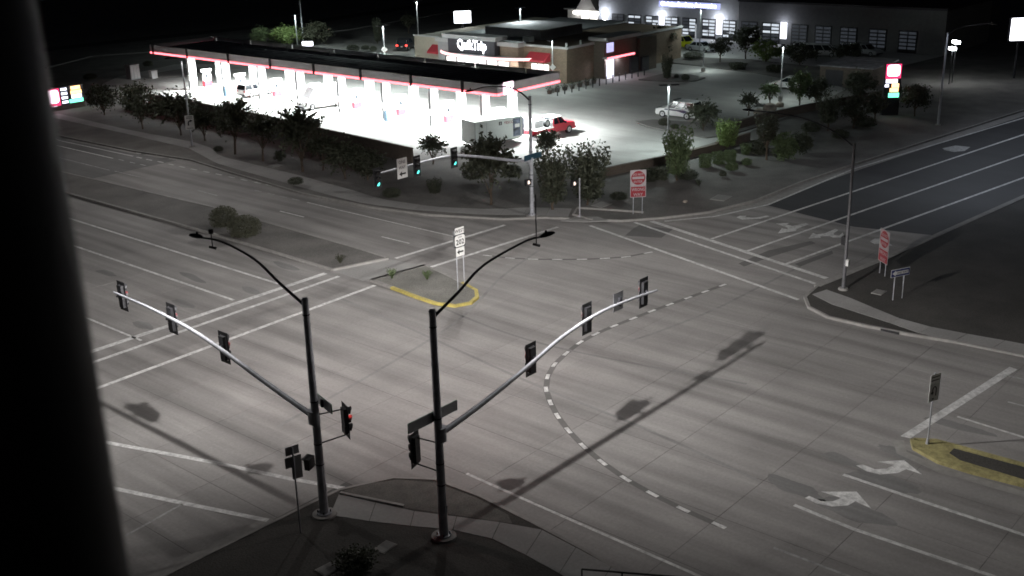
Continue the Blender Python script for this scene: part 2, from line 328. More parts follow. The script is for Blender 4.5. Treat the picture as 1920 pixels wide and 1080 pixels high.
MB().prism([(63.4, 50.2), (64.2, 48.6), (65.5, 47.2), (65.9, 48.6), (64.9, 50.)], .1, .15).build('kerb_ramp', m_walk, corner_far)
# station lot, aisle, shop forecourt
lotp = [(70.8, 74.), (71.9, 84.6), (74.2, 104), (74.5, 124), (77, 140), (84, 146), (96, 150), (112, 128), (112, 116), (146, 116), (150, 112), (150, 66), (131, 61), (128, 57.5), (114.6, 55.6), (99.5, 54.6), (86.9, 55.4), (77.2, 56.6), (76.4, 63), (76.2, 70)]
lot = MB().sheet(lotp, .150).build('station_lot', m_lot); lot['kind'] = 'structure'
aisle_bed = corner('shop_planting_strip', [(135.8, 96), (135.2, 92), (134.8, 83), (133.1, 72.2), (129.5, 63.4), (140.5, 60.), (143.6, 79), (141.2, 88), (139, 96)], [([(135.8, 96), (135.2, 92), (134.8, 83), (133.1, 72.2), (129.5, 63.4)], m_kerb, .2)], m_gravel, .24)
fore = MB().sheet([(141.3, 118), (141.3, 88), (143.8, 79), (140.8, 60), (160.4, 58), (160.4, 118)], .156).build('shop_forecourt', M('pale_forecourt', (.42, .42, .41), .85, var=.1, scale=1.), None); fore['kind'] = 'structure'
pi_ = [(97.4, 66.9), (96., 64.5), (95.2, 61), (94.6, 56.6), (97, 55.3), (103, 55.), (103, 57.5), (100.5, 62.), (99.3, 66)]
isl = corner('lot_island', pi_, [(pi_+pi_[:1], m_kerb, .2)], m_gravel, .26)
si_ = [(120.4, 82.3), (121.2, 78.2), (123.5, 75.6), (126.2, 75.9), (127.4, 79.), (126.5, 82.3)]
isl2 = corner('store_planting_bed', si_, [(si_+si_[:1], m_kerb, .2)], m_gravel, .26)
li_ = [(87, 141), (90, 137.6), (94, 138.5), (97, 142), (94.5, 144.5), (89, 144.)]
isl3 = corner('lot_end_island', li_, [(li_+li_[:1], m_kerb, .2)], m_gravel, .26)
MB().sheet([(104.6, 118), (104.6, 83.), (126, 83.), (126, 86.4), (113, 86.4), (113, 118)], .158).build('store_walk', m_walk, lot)
lane2 = MB().strip([(83, 164), (94, 170), (102, 166), (140, 160), (190, 168)], .25, .05, .3).build('far_kerb', m_ghost); lane2['kind'] = 'structure'
fl = MB().strip([(92, 186), (112, 184), (150, 178), (205, 184)], 5., .10, .145).build('back_street', m_asph); fl['kind'] = 'structure'

def smooth_xy(pts, n=6):
    P = [Vector(p) for p in pts]; out = []
    for i in range(len(P)-1):
        a, b, c, d = P[max(i-1, 0)], P[i], P[i+1], P[min(i+2, len(P)-1)]
        for k in range(n): t = k/n; out.append(.5*((2*b)+(c-a)*t+(2*a-5*b+4*c-d)*t*t+(3*b-a-3*c+d)*t**3))
    return out+[P[-1]]
# ------------------------------------------------------------------ road markings
Z = .0085
def mark(name, pts, w, mt=None, par=None, z=Z): return MB().line(pts, w, z).build(name, mt or m_white, par or road)
for pts, w in [([(41.65, 56.2), (41.75, 420)], .22), ([(38., 56.), (38., 420)], .22), ([(30.7, 54.7), (30.8, 420)], .16), ([(27.1, 54.5), (27.1, 420)], .16)]: mark('lane_line', pts, w)
mark('stop_line', [(27.5, 55.5), (44.9, 55.4)], .42)
for a, b in [((26.9, 54.0), (45.0, 54.2)), ((25.4, 50.7), (45.2, 50.95))]: mark('crosswalk_line', [a, b], .3)
mark('crosswalk_line', [(49.9, 53.95), G(947, 422)], .3); mark('crosswalk_line', [(50.0, 50.65), G(1046, 425.5)], .3)
mark('lane_line', GL([(576, 379.5), (640, 395), (866, 447)]), .16)
mark('lane_line', GL([(525, 396), (570, 407)]), .14); mark('lane_line', GL([(716, 444), (768, 456.5)]), .14); mark('lane_line', GL([(370, 357), (408, 367)]), .12, m_faint); mark('lane_line', GL([(215, 321), (262, 332)]), .12, m_faint)
mark('bay_line', GL([(60, 250), (118, 265), (250, 293)]), .18); mark('bay_line', GL([(60, 262), (116, 275), (212, 297)]), .16)
mark('lane_line', [(52.6, 95), (52.6, 120)], .12, m_faint)
def dashes(name, px, L, w, mt=None):
    P = [Vector(G(*q)) for q in px]
    for i, p in enumerate(P):
        t = (P[min(i+1, len(P)-1)]-P[max(i-1, 0)]).normalized(); mark(name, [tuple(p-t*L/2), tuple(p+t*L/2)], w, mt)
    return [tuple(p) for p in P]
z7 = lambda L: [(900+a/3.4286, 500+b/3.4286) for a, b in L]
arc = z7([(1560, 120), (1448, 160), (1338, 200), (1220, 243), (1105, 285), (985, 333), (862, 381), (743, 433), (642, 488), (553, 558), (478, 630), (434, 708), (425, 789), (452, 873), (498, 960), (568, 1053)])+[(680+a/3.4286, 765+b/3.4286) for a, b in [(1418, 245), (1541, 350), (1690, 455), (1862, 553)]]+[(1281, 955), (1348, 985)]
ap = dashes('turn_guide_dash', arc, .62, .2); MB().line(ap, .3, .0035).build('ground_off_marking', m_ghost, road)
arc2 = [(640+a/3.4286, 400+b/3.4286) for a, b in [(940, 272), (1085, 288), (1233, 295), (1388, 297), (1547, 296), (1695, 290), (1830, 280)]]+[(1215, 474)]
ap = dashes('turn_guide_dash', arc2, .7, .16); MB().line(ap, .26, .0035).build('ground_off_marking', m_ghost, road)
zz = lambda L: [(80+a/3.4286, 60+b/3.4286) for a, b in L]
dashes('bay_dash', zz([(620, 808), (685, 822), (758, 836), (826, 852), (897, 868), (972, 884), (1052, 900), (1132, 916), (1215, 934), (1295, 952), (1382, 970), (1457, 985), (1538, 1000)]), .9, .18)
dashes('bay_dash', zz([(505, 823), (577, 840), (645, 855)])+[(80+a/3.4286, 200+b/3.4286) for a, b in [(1385, 543), (1467, 562), (1548, 581), (1627, 598)]], .9, .15, m_faint)
mark('edge_line', GL([(875, 888), (1000, 944), (1310, 1080)])+[(30.4, 5), (30.4, -40)], .15)
mark('lane_line', GL([(1450, 1027), (1590, 1080)])+[(33.6, 6), (33.6, -40)], .13, m_faint)
mark('lane_line', GL([(1489, 947), (1600, 992)])+[(36.9, 8), (36.9, -40)], .2); mark('lane_line', GL([(1581, 890), (1750, 947), (1920, 1003)])+[(40.3, 0), (40.3, -40)], .2)
MB().sheet(GL([(1688, 818), (1893, 688), (1908, 693), (1707, 822)]), Z).build('stop_line', m_white, road)
mark('lane_line', [(48.8, 15.3), (48.4, 11), (48.3, -40)], .16); mark('lane_line', [(54.9, 15.1), (54.8, 11), (54.8, -40)], .16, m_faint); mark('lane_line', [(51.8, 14), (51.8, 11)], .14, m_faint)
mark('crosswalk_line', GL([(196, 829), (400, 867), (540, 897), (646, 916)]), .26); mark('crosswalk_line', GL([(205, 914), (350, 945), (502, 976)]), .26)
mark('crosswalk_line', [(12, 60), G(196, 829)], .26); mark('lane_line', GL([(235, 1005), (342, 945)]), .12, m_faint)
for a, b, w in [((1222, 415), (1550, 522), .42), ((1190, 417), (1528, 532), .28), ((1106, 423), (1497, 562), .28)]: mark('crosswalk_line', GL([a, b]), w, None, None, .0095)
for a in [((1334, 448), (1867, 270)), ((1398, 472), (1920, 290)), ((1474, 495), (1920, 333))]:
    p, q = [Vector(v) for v in GL(a)]; mark('lane_line', [tuple(p), tuple(q), tuple(p+(q-p)*4.)], .24, None, ramp, .0105)
ple = GL([(1246, 415), (1340, 406), (1440, 384), (1600, 317), (1920, 221)]); mark('edge_line', ple+[(ple[-1][0]+120, ple[-1][1]-18)], .22, None, ramp, .0115)
def arrow(kind, c, rz, s=1., flip=1, mt=None):
    # drawn in metres: +x is the way the traffic goes
    if kind == 'turn': P = [[(-1.3, 0), (-1.2, .16), (-.5, .1), (0, .3), (.2, .62), (-.1, .62), (.35, 1.25), (.85, .62), (.5, .62), (.35, .15), (-.1, -.12), (-.6, -.16)]]
    elif kind == 'left': P = [[(-1.2, -.12), (-1.2, .1), (0, .1), (.3, .35), (.05, .6), (1., .95), (.85, .05), (.6, .2), (.1, -.12)]]
    elif kind == 'split': P = [[(-1.2, -.12), (-1.2, .1), (.3, .1), (.3, .4), (1.1, 0), (.3, -.42), (.3, -.12)], [(-.9, .102), (-.5, .102), (.2, .5), (.05, .75), (.95, .95), (.7, .3), (.4, .42)]]
    else: P = [[(-1.2, -.12), (-1.2, .1), (.3, .1), (.3, .42), (1.2, 0), (.3, -.42), (.3, -.12)]]
    ca, sa = math.cos(rz), math.sin(rz); b = MB()
    for q in P: b.add([(c[0]+s*(x*ca-flip*y*sa), c[1]+s*(x*sa+flip*y*ca), Z+.002) for x, y in q], [tuple(range(len(q)))])
    return b.build('turn_arrow', mt or m_white, road)
MB().sheet(GL([(1605, 873), (1618, 871), (1640, 880), (1662, 879), (1676, 872), (1645, 866), (1695, 863), (1729, 890), (1699, 880), (1684, 887), (1650, 890), (1625, 884)]), Z).build('turn_arrow', m_white, road)
MB().sheet(GL([(1509, 934), (1517, 930), (1540, 940), (1562, 940), (1577, 934), (1539, 922), (1606, 922), (1634, 954), (1604, 940), (1590, 948), (1560, 950), (1530, 944)]), Z).build('turn_arrow', m_white, road)
aw = R_(171.6)
zr = lambda L: GL([(1100+a/3.4286, 200+b/3.4286) for a, b in L])
MB().sheet(zr([(962, 712), (985, 702), (1028, 703), (1018, 711), (1060, 714), (1110, 711), (1160, 700), (1175, 706), (1115, 722), (1050, 724), (1000, 727)]), .0125).build('turn_arrow', m_white, road)
MB().sheet(zr([(1215, 752), (1305, 748), (1285, 757), (1320, 768), (1410, 750), (1428, 757), (1350, 787), (1345, 800), (1228, 816), (1255, 782), (1295, 790), (1290, 778)]), .0125).build('turn_arrow', m_white, road)
MB().sheet(zr([(1425, 848), (1455, 812), (1475, 822), (1530, 815), (1600, 786), (1618, 795), (1588, 815), (1590, 826), (1625, 830), (1645, 810), (1660, 842), (1580, 842), (1560, 832), (1500, 835), (1505, 843)]), .0125).build('turn_arrow', m_white, road)
zr2 = lambda L: GL([(1360+a/3.4286, 270+b/3.4286) for a, b in L])
MB().sheet(zr2([(930, 628), (960, 608), (1000, 610), (1010, 622), (1040, 628), (1075, 655), (1020, 652), (1000, 640), (960, 645)]), .0125).build('turn_arrow', m_white, ramp)
MB().sheet(zr2([(1395, 28), (1480, 10), (1575, 20), (1540, 45), (1470, 52), (1410, 40)]), .0125).build('turn_arrow', m_faint, ramp)
MB().sheet(zz([(600, 775), (620, 762), (690, 758), (695, 770), (668, 778), (640, 772), (630, 784), (605, 782)]) and GL(zz([(600, 775), (620, 762), (690, 758), (695, 770), (668, 778), (640, 772), (630, 784), (605, 782)])), Z).build('turn_arrow', m_white, road)
for q in [[(1385, 494), (1440, 470), (1520, 452), (1530, 456), (1450, 480), (1395, 500)], [(1490, 495), (1560, 470), (1562, 476), (1500, 500)], [(1188, 428), (1200, 422), (1262, 430), (1240, 446), (1172, 442)]]:
    MB().sheet(GL(q), .0055).build('sealed_patch', m_ghost, road)  # flat darker patches laid over the road surface
m_stain = road_mat('oil_stained_concrete', (.225, .222, .217), .3, .1)
m_mark = road_mat('tyre_marked_concrete', (.262, .256, .25), .3, .1)
def blob(px, py, a, b, rz, mt=m_stain, n=26):
    c = G(px, py); k = [random.uniform(.55, 1.15) for _ in range(n)]; k = [(k[i-1]+k[i]+k[(i+1) % n])/3 for i in range(n)]; P = []
    for i in range(n):
        q = 2*math.pi*i/n; x, y = a*k[i]*math.cos(q), b*k[i]*math.sin(q); P.append((c[0]+x*math.cos(rz)-y*math.sin(rz), c[1]+x*math.sin(rz)+y*math.cos(rz)))
    return MB().sheet(P, .0042).build('oil_stain', mt, road)
for q in [(1662, 905, 1.9, .8, 1.57), (1600, 960, 1.8, .8, 1.57), (1575, 862, 1.3, .5, 1.5), (1490, 915, 1.5, .6, 1.5), (360, 520, 1.6, .4, 1.5), (200, 512, 1.2, .35, 1.6), (345, 570, 1.5, .4, 1.5), (470, 545, 1.3, .4, 1.5), (270, 610, 1.2, .4, 1.6), (540, 500, 1.6, .45, 1.5), (1690, 850, 1.4, .5, 1.57), (1800, 800, 2., .5, 1.57)]: blob(*q)
for px in [[(690, 480), (760, 540), (860, 590), (1000, 640), (1180, 680), (1400, 720)], [(520, 800), (700, 700), (860, 600), (940, 520), (1010, 470)], [(640, 560), (800, 630), (1000, 720), (1200, 800), (1420, 900)], [(1180, 640), (1240, 620), (1340, 580), (1420, 540), (1500, 500)]]:
    MB().line([tuple(v)[:2] for v in smooth_xy(GL(px))], .2, .0048).build('tyre_mark', m_mark, road)
for c, r in [((785, 321), .45), ((307, 298), .5), ((269, 289), .4)]:
    MB().disc((*G(*c), .006), (0, 0, 1), r, 14).build('manhole_cover', m_ghost, road)

# ------------------------------------------------------------------ poles, arms and lamps
def smooth_path(pts, n=6):
    P = [Vector(p) for p in pts]; out = []
    for i in range(len(P)-1):
        a, b, c, d = P[max(i-1, 0)], P[i], P[i+1], P[min(i+2, len(P)-1)]
        for k in range(n):
            t = k/n; out.append(.5*((2*b)+(c-a)*t+(2*a-5*b+4*c-d)*t*t+(3*b-a-3*c+d)*t**3))
    return out+[P[-1]]
def photometry(l, d, k=1.9):                 # roadway optics: wide batwing throw, little light behind the pole
    l.use_nodes = True; t = l.node_tree; em = next(n for n in t.nodes if n.type == 'EMISSION')
    nv = N(t, 'ShaderNodeTexCoord').outputs['Normal']; sx = N(t, 'ShaderNodeSeparateXYZ'); t.links.new(nv, sx.inputs[0])
    ab = N(t, 'ShaderNodeMath', operation='ABSOLUTE'); t.links.new(sx.outputs[2], ab.inputs[0])
    mx = N(t, 'ShaderNodeMath', operation='MAXIMUM'); t.links.new(ab.outputs[0], mx.inputs[0]); mx.inputs[1].default_value = .34
    pw = N(t, 'ShaderNodeMath', operation='POWER'); t.links.new(mx.outputs[0], pw.inputs[0]); pw.inputs[1].default_value = -k
    f = mul(t, pw.outputs[0], maprange(t, ab.outputs[0], .05, .34, 0, 1))
    dt = N(t, 'ShaderNodeVectorMath', operation='DOT_PRODUCT'); t.links.new(nv, dt.inputs[0]); dt.inputs[1].default_value = d
    f = mul(t, f, maprange(t, dt.outputs['Value'], -.45, .5, .08, 1.)); t.links.new(f, em.inputs['Strength'])
def cobra(par, tip, d, power, col, aim=None):
    h = thing_part = MB(); L = Vector(d); W = Vector((-L.y, L.x, 0)); T = Vector(tip)
    sec = [(-.05, .07, .05), (.15, .15, .09), (.45, .18, .11), (.72, .13, .06), (.8, .05, .03)]
    v = []; n = 10
    for s, w, hh in sec:
        for j in range(n):
            q = 2*math.pi*j/n; v.append(T+L*s+W*w*math.cos(q)+Vector((0, 0, hh*math.sin(q)*(1 if math.sin(q) > 0 else .6))))
    h.add(v, [(i*n+j, i*n+(j+1)%n, (i+1)*n+(j+1)%n, (i+1)*n+j) for i in range(4) for j in range(n)]+[tuple(range(n)), tuple(range(4*n, 5*n))])
    lum = h.build('luminaire', m_dark, par, 50)
    c = T+L*.42+Vector((0, 0, -.055)); MB().disc(c, (0, 0, -1), .09, 14, 1.).build('lens', m_glow, lum)
    MB().tube([T+L*.3+Vector((0, 0, .08)), T+L*.3+Vector((0, 0, .2))], .04, 8).build('photocell', m_dark, lum)
    lo = lamp('lamp', 'SPOT', c+Vector((0, 0, -.06)), power, col, par, (0, 0, 0), spot_size=R_(170), spot_blend=.1, shadow_soft_size=.1)
    photometry(lo.data, Vector(aim) if aim else L)
    return lum
def signal_pole(label, base, h, mast, lum, ldir, power, col, group=None, r=(.18, .125), aim=None):
    p = thing('signal_pole', label, 'signal pole', (*base, .0))
    MB().tube([(0, 0, .13), (0, 0, .2)], [.5, .48], 20).build('foundation', m_kerb, p, 40)
    MB().tube([(0, 0, .18), (0, 0, .26)], [.32, .3], 12).build('base_plate', m_steel, p, 40)
    MB().tube([(0, 0, .2), (0, 0, h*.5), (0, 0, h)], [r[0], (r[0]+r[1])/2, r[1]], 14).build('shaft', m_steel, p, 40)
    MB().tube([(0, 0, h-.02), (0, 0, h+.07)], [r[1]*1.15, r[1]*.9], 12).build('cap', m_steel, p, 40)
    MB().box((0, -.16, 1.4), (.14, .08, .3)).build('handhole', m_steel, p)
    for i in range(4): MB().tube([(.25*math.cos(1.57*i+.8), .25*math.sin(1.57*i+.8), .2), (.25*math.cos(1.57*i+.8), .25*math.sin(1.57*i+.8), .36)], .025, 6).build('anchor_bolt', m_dark, p)
    for z_ in (2.4, 3.3, h*.55, h-.6): MB().tube([(0, 0, z_), (0, 0, z_+.05)], (r[0]+(r[1]-r[0])*z_/h)+.012, 14).build('band', m_dark, p, 40)
    if mast:
        q = smooth_path(mast); n = len(q); MB().tube(q, [.125-.075*i/(n-1) for i in range(n)], 12).build('mast_arm', m_steel, p, 40)
        a = Vector(mast[0]); MB().tube([a-Vector((0, 0, .28)), a+Vector((0, 0, .28))], .235, 12).build('arm_clamp', m_steel, p, 40)
    q = smooth_path(lum); n = len(q); MB().tube(q, [.065-.03*i/(n-1) for i in range(n)], 10).build('luminaire_arm', m_dark, p, 40)
    cobra(p, lum[-1], ldir, power, col, aim)
    return p
warm = (1., .97, .95)
m_dark2 = M('weathered_steel', (.2, .2, .21), .5, .5)
PL, PR, PF, PP = (24.6, 31.7), (26.4, 26.8), (63.3, 52.9), (61.6, 26.9)
signal_pole('near steel signal pole, left of the pair, its arm reaching left over the road', PL, 9.3,
    [(0, .1, 4.45), (0, 3., 5.1), (.02, 5.7, 5.75), (.05, 8.2, 6.2), (.08, 11.2, 6.45), (.1, 14.1, 6.55)], [(0, .1, 9.1), (0, 1.4, 9.65), (0, 2.9, 10.35), (0, 4.9, 10.68), (0, 6.3, 10.6)], (0, 1, 0), LAMP['street'], warm, aim=(.28, .96, 0))
signal_pole('near steel signal pole, right of the pair, its arm reaching right over the intersection', PR, 9.4,
    [(.1, 0, 4.5), (2.4, 0, 4.85), (5.2, 0, 5.45), (7.7, 0, 6.05), (10.7, 0, 6.3), (14.5, 0, 6.05)], [(.1, 0, 9.2), (1.4, 0, 9.75), (2.8, 0, 10.4), (5.2, 0, 10.72), (6.2, 0, 10.66)], (1, 0, 0), LAMP['street'], warm, aim=(.96, .28, 0))
signal_pole('far signal pole on the gas station corner with green lights on its arm', PF, 9.2,
    [(-.1, 0, 4.4), (-2.2, 0, 4.85), (-5.6, 0, 5.75), (-8.4, 0, 6.35), (-11, 0, 6.5), (-15.8, 0, 6.5)], [(-.1, 0, 9.0), (-1.1, 0, 9.7), (-2.4, 0, 10.25), (-4.8, 0, 10.6), (-6.1, 0, 10.55)], (-1, 0, 0), LAMP['far'], warm, r=(.17, .11))
def light_pole(label, base, h, lum, ldir, power, col, r=(.11, .07), mat=m_steel):
    p = thing('street_light_pole', label, 'light pole', (*base, 0))
    MB().tube([(0, 0, .1), (0, 0, .24)], [.3, .28], 16).build('foundation', m_kerb, p, 40)
    MB().tube([(0, 0, .2), (0, 0, h)], r, 12).build('shaft', mat, p, 40)
    if lum:
        MB().tube(smooth_path(lum), .04, 8).build('luminaire_arm', m_dark, p, 40); cobra(p, lum[-1], ldir, power, col)
    return p
pp = light_pole('tall street light pole on the ramp corner beside the sloping grass', PP, 9.2, [(0, .08, 9.0), (0, 1.4, 9.75), (0, 3.4, 10.3), (0, 5.6, 10.42), (0, 6.6, 10.4)], (0, 1, 0), LAMP['far']*.9, warm, (.115, .07), m_dark2)
MB().box((-.05, -.17, 1.9), (.2, .18, .4)).build('push_button_box', m_sw, pp); MB().box((.12, .2, 3.2), (.35, .3, .5)).build('side_signal_box', m_black, pp)
light_pole('pale street light pole on the far side of the ramp', (113, 40.7), 9.3, [(0, -.05, 9.1), (0, -1.2, 9.9), (0, -3.8, 10.4)], (0, -1, 0), LAMP['far']*1.3, (.78, .86, 1.), (.12, .09))
light_pole('slim street light pole carrying the right turn sign beside the upper road', (62.8, 96.7), 8.7, [(-.05, 0, 8.5), (-.4, 0, 8.9), (-1.1, 0, 9.1)], (-1, 0, 0), LAMP['far']*1.0, warm, (.10, .06))

def signal_head(label, loc, rz, lit=None, group=None, arms=None, brack=True):
    p = thing('traffic_signal', label, 'traffic light', loc, rz, group)
    bp = MB()                                              # back plate with louvred border
    for c, d in [((-.27, .0, 0), (.12, .012, 1.42)), ((.27, 0, 0), (.12, .012, 1.42)), ((0, 0, .63), (.42, .012, .16)), ((0, 0, -.63), (.42, .012, .16))]: bp.box(c, d)
    bp.build('back_plate', m_black, p)
    for k in range(3):
        z = .36-.36*k; hb = MB().box((0, .03, z), (.34, .2, .345)); sec = hb.build('signal_section', m_black, p)
        MB().disc((0, -.075, z), (0, -1, 0), .145, 16).build('lens', {0: m_red, 1: m_lens, 2: m_green}[k] if lit == k else m_lens, sec)
        v = []; n = 13; f = []
        for i in range(n):
            q = R_(-25)+R_(230)*i/(n-1); x, zz_ = .16*math.cos(q), .16*math.sin(q)
            vl = -.16-.10*max(0, math.sin(q)); v += [(x, -.07, z+zz_), (x, vl, z+zz_), (x*.93, vl, z+zz_*.93), (x*.93, -.07, z+zz_*.93)]
        f = [(4*i+j, 4*i+(j+1) % 4, 4*i+4+(j+1) % 4, 4*i+4+j) for i in range(n-1) for j in range(4)]
        MB().add(v, f).build('visor', m_black, sec, 40)
    if brack:
        MB().tube([(0, .14, .1), (0, .3, .05)], .05, 8).build('bracket', m_dark, p)
    for a in arms or []: MB().tube(a, .028, 6).build('bracket_arm', m_dark, p)
    return p
# left arm (faces +x): local -Y points to +x when rz = 90 deg
for (y, z), nm in zip([(45.55, 6.35), (41.6, 6.15), (37.85, 5.72)], ['near its tip', 'in the middle of it', 'closest to its pole']):
    signal_head('signal head seen from behind on the left arm, the one '+nm, (24.95, y, z), R_(90), 0, 'signal heads on the near arms')
for (x, z), nm in zip([(32.2, 5.5), (36.0, 6.1), (40.3, 6.05)], ['closest to its pole', 'in the middle of it', 'at its tip']):
    signal_head('signal head seen from behind on the right arm, the one '+nm, (x, 27.12, z), R_(180), 0, 'signal heads on the near arms')
signal_head('side signal head glowing red, bracketed to the near left pole', (25.55, 31.05, 4.15), R_(70), 0, None, [[(0, .05, .5), (.27, 1.1, .4)], [(0, .05, -.62), (.27, 1.1, -.85)]], False)
signal_head('dark side signal head bracketed to the left of the near right pole', (26.05, 27.75, 3.75), R_(195), None, None, [[(0, .05, .5), (-.09, .95, .4)], [(0, .05, -.62), (-.09, .95, -.8)]], False)
for (x, z), nm in zip([(47.5, 6.4), (51.1, 6.5), (54.7, 6.4)], ['leftmost of the three on the far arm', 'middle of the three on the far arm', 'rightmost of the three on the far arm']):
    signal_head('signal head showing green, '+nm, (x, 52.62, z-.1), 0, 2, 'green signal heads')
def ped_head(label, loc, rz, lit, post=None):
    p = thing('pedestrian_signal', label, 'pedestrian signal', loc, rz)
    MB().box((0, .05, 0), (.46, .22, .46)).build('housing', m_black, p)
    MB().strip([(-.25, -.08), (.25, -.08)], .2, .2, .23).build('hood', m_black, p)
    if lit:
        hd = MB().box((0, -.075, -.04), (.15, .01, .14))
        for i, hh in enumerate((.1, .13, .14, .11)): hd.box((-.055+.037*i, -.075, .03+hh/2), (.028, .01, hh))
        hd.box((.1, -.075, .0), (.03, .01, .1)).build('hand_symbol', m_hand, p)
    else: MB().box((0, -.065, 0), (.36, .01, .36)).build('screen', m_lens, p)
    return p
ped_head('unlit pedestrian signal on the near left pole, below the side signal', (24.35, 32.1, 2.45), R_(200), False)
ped_head('pedestrian signal with a lit hand beside the far signal pole', (62.75, 52.75, 2.85), R_(-20), True)
ped_head('pedestrian signal with a lit hand on the short post by the far corner', (64.75, 49.95, 2.75), R_(-20), True)
q = thing('pedestrian_post', 'short grey post carrying a pedestrian signal on the far corner', 'post', (65.1, 49.7, .13))
MB().tube([(0, 0, 0), (0, 0, 3.)], .055, 10).build('shaft', m_steel, q, 40); MB().tube([(0, 0, 0), (0, 0, .15)], [.2, .12], 10).build('base', m_steel, q, 40)
# detection cameras on the luminaire arms
for lab, c, up in [('small detector camera on the near right light arm, with a tall rod', (32.3, 26.8, 10.75), 1.7), ('small detector camera on the near left light arm', (24.6, 37.3, 10.65), .25)]:
    q = thing('detector_camera', lab, 'camera', c); MB().tube([(0, 0, -.3), (0, 0, up)], .022, 6).build('rod', m_dark, q)
    MB().tube([(-.1, .1, -.3), (.1, -.1, -.38)], [.05, .06], 8).build('camera_body', m_black, q, 40)
    if up < 1: MB().tube([(0, 0, up), (0, 0, up+.16)], .1, 8).build('sensor_ball', m_dark, q, 60)
# ------------------------------------------------------------------ signs
def plate(p, name, w, h, z, mat, y=0., x=0., r=.03):
    q = MB(); P = []
    for cx, cz, a0 in [(w/2-r, h/2-r, 0), (-w/2+r, h/2-r, 90), (-w/2+r, -h/2+r, 180), (w/2-r, -h/2+r, 270)]:
        for k in range(4): a = R_(a0+30*k); P.append((x+cx+r*math.cos(a), z+cz+r*math.sin(a)))
    n = len(P); q.add([(a, y-.006, b) for a, b in P]+[(a, y+.006, b) for a, b in P], [tuple(range(n)), tuple(range(2*n-1, n-1, -1))]+[(i, n+i, n+(i+1) % n, (i+1) % n) for i in range(n)])
    return q.build(name, mat, p)
def posts(p, xs, h, r=.03, z0=0, name='post'):
    for x in xs: MB().tube([(x, .045, z0), (x, .045, h)], r, 6).build(name, m_steel, p)
def sign(label, loc, rz, group=None): return thing('road_sign', label, 'sign', (*loc, .1), rz, group)
s = sign('west 202 route sign with arrow on two posts in the median nose', (47.6, 45.6), R_(-4)); posts(s, (-.28, .28), 4.05)
b = plate(s, 'direction_plate', .76, .42, 3.9, m_sw); MB().text('WEST', 0, 3.9, .3, -.011).build('lettering', m_sk, b)
b = plate(s, 'shield_plate', .92, .80, 3.26, m_sk, r=.06); plate(b, 'shield_field', .84, .72, 3.26, m_sw, -.008, r=.16); MB().text('202', 0, 3.20, .46, -.02, .72).build('lettering', m_sk, b); MB().text('LOOP', 0, 3.5, .12, -.02).build('small_lettering', m_sk, b)
b = plate(s, 'arrow_plate', .7, .56, 2.55, m_sw); MB().poly3([(-.27, 2.55), (-.08, 2.72), (-.08, 2.6), (.26, 2.6), (.26, 2.5), (-.08, 2.5), (-.08, 2.38)], -.011).build('arrow', m_sk, b)
plate(s, 'back_sign_plate', .62, 1.1, 3.4, m_alu, .12, -.12)
def dne(label, loc, rz, w=1.22, z=2.85):
    s = sign(label, loc, rz); posts(s, (-.35, .35), z+.6)
    b = plate(s, 'do_not_enter_plate', w, w, z, m_sf); MB().disc((0, -.010, z), (0, -1, 0), w*.44, 28).build('red_disc', m_sr, b)
    MB().box((0, -.014, z), (w*.74, .004, w*.15)).build('bar', m_sf, b)
    MB().text('DO NOT', 0, z+w*.22, w*.2, -.0145, w*.66).build('lettering', m_sf, b); MB().text('ENTER', 0, z-w*.24, w*.2, -.0145, w*.55).build('lettering', m_sf, b)
    h = w*.72; z2 = z-w/2-h/2-.02; b = plate(s, 'wrong_way_plate', w, h, z2, m_sf); MB().box((0, -.009, z2), (w*.92, .004, h*.88)).build('red_field', m_sr, b)
    MB().text('WRONG', 0, z2+h*.2, h*.38, -.0145, w*.84).build('lettering', m_sf, b); MB().text('WAY', 0, z2-h*.24, h*.38, -.0145, w*.6).build('lettering', m_sf, b)
    return s
dne('do not enter and wrong way sign facing the camera near the far corner', (68.3, 46.6), R_(-43))
dne('do not enter and wrong way sign turned away on the dark ramp corner', (65.6, 26.2), R_(-130), 1.22, 2.35)
s = sign('black one way arrow sign on the dark ramp corner', (61.9, 23.6), R_(-25)); posts(s, (-.35, .35), 1.9)
b = plate(s, 'plate', 1.42, .48, 1.72, m_sw); plate(b, 'field', 1.36, .42, 1.72, M('blue_black_sheeting', (.03, .04, .16), .5), -.008); MB().poly3([(-.62, 1.72), (-.36, 1.89), (-.36, 1.82), (.6, 1.82), (.6, 1.62), (-.36, 1.62), (-.36, 1.55)], -.018).build('arrow', m_sw, b)
MB().text('ONE WAY', .14, 1.72, .18, -.0225).build('lettering', m_sk, b)
s = sign('u-turn sign on one post in the yellow median nose', G(1740, 838), R_(-20)); posts(s, (0,), 3.45, .035); MB().tube([(0, .045, .03), (0, .045, .3)], [.09, .06], 8).build('post_base', m_steel, s)
b = plate(s, 'top_plate', .62, .40, 3.2, m_sw)
for dz in (.07, -.08): MB().box((0, -.009, 3.2+dz), (.5, .003, .05)).build('text_line', m_ghost, b)
b = plate(s, 'arrow_plate', .62, .86, 2.55, m_sw); U = [(.14, -.2)]+[(.14*math.cos(a), .12+.16*math.sin(a)) for a in [R_(180*i/8) for i in range(9)]]+[(-.14, .02)]
MB().add([(x, -.011, 2.55+z) for x, z in U]+[(x*.55, -.011, 2.55+z*.86) for x, z in U], [(i, i+1, len(U)+i+1, len(U)+i) for i in range(len(U)-1)]).poly3([(-.22, 2.57), (-.02, 2.57), (-.12, 2.42)], -.0115).build('arrow', m_sk, b)
MB().box((-.05, -.010, 2.24), (.12, .003, .07)).build('text_line', m_ghost, b)
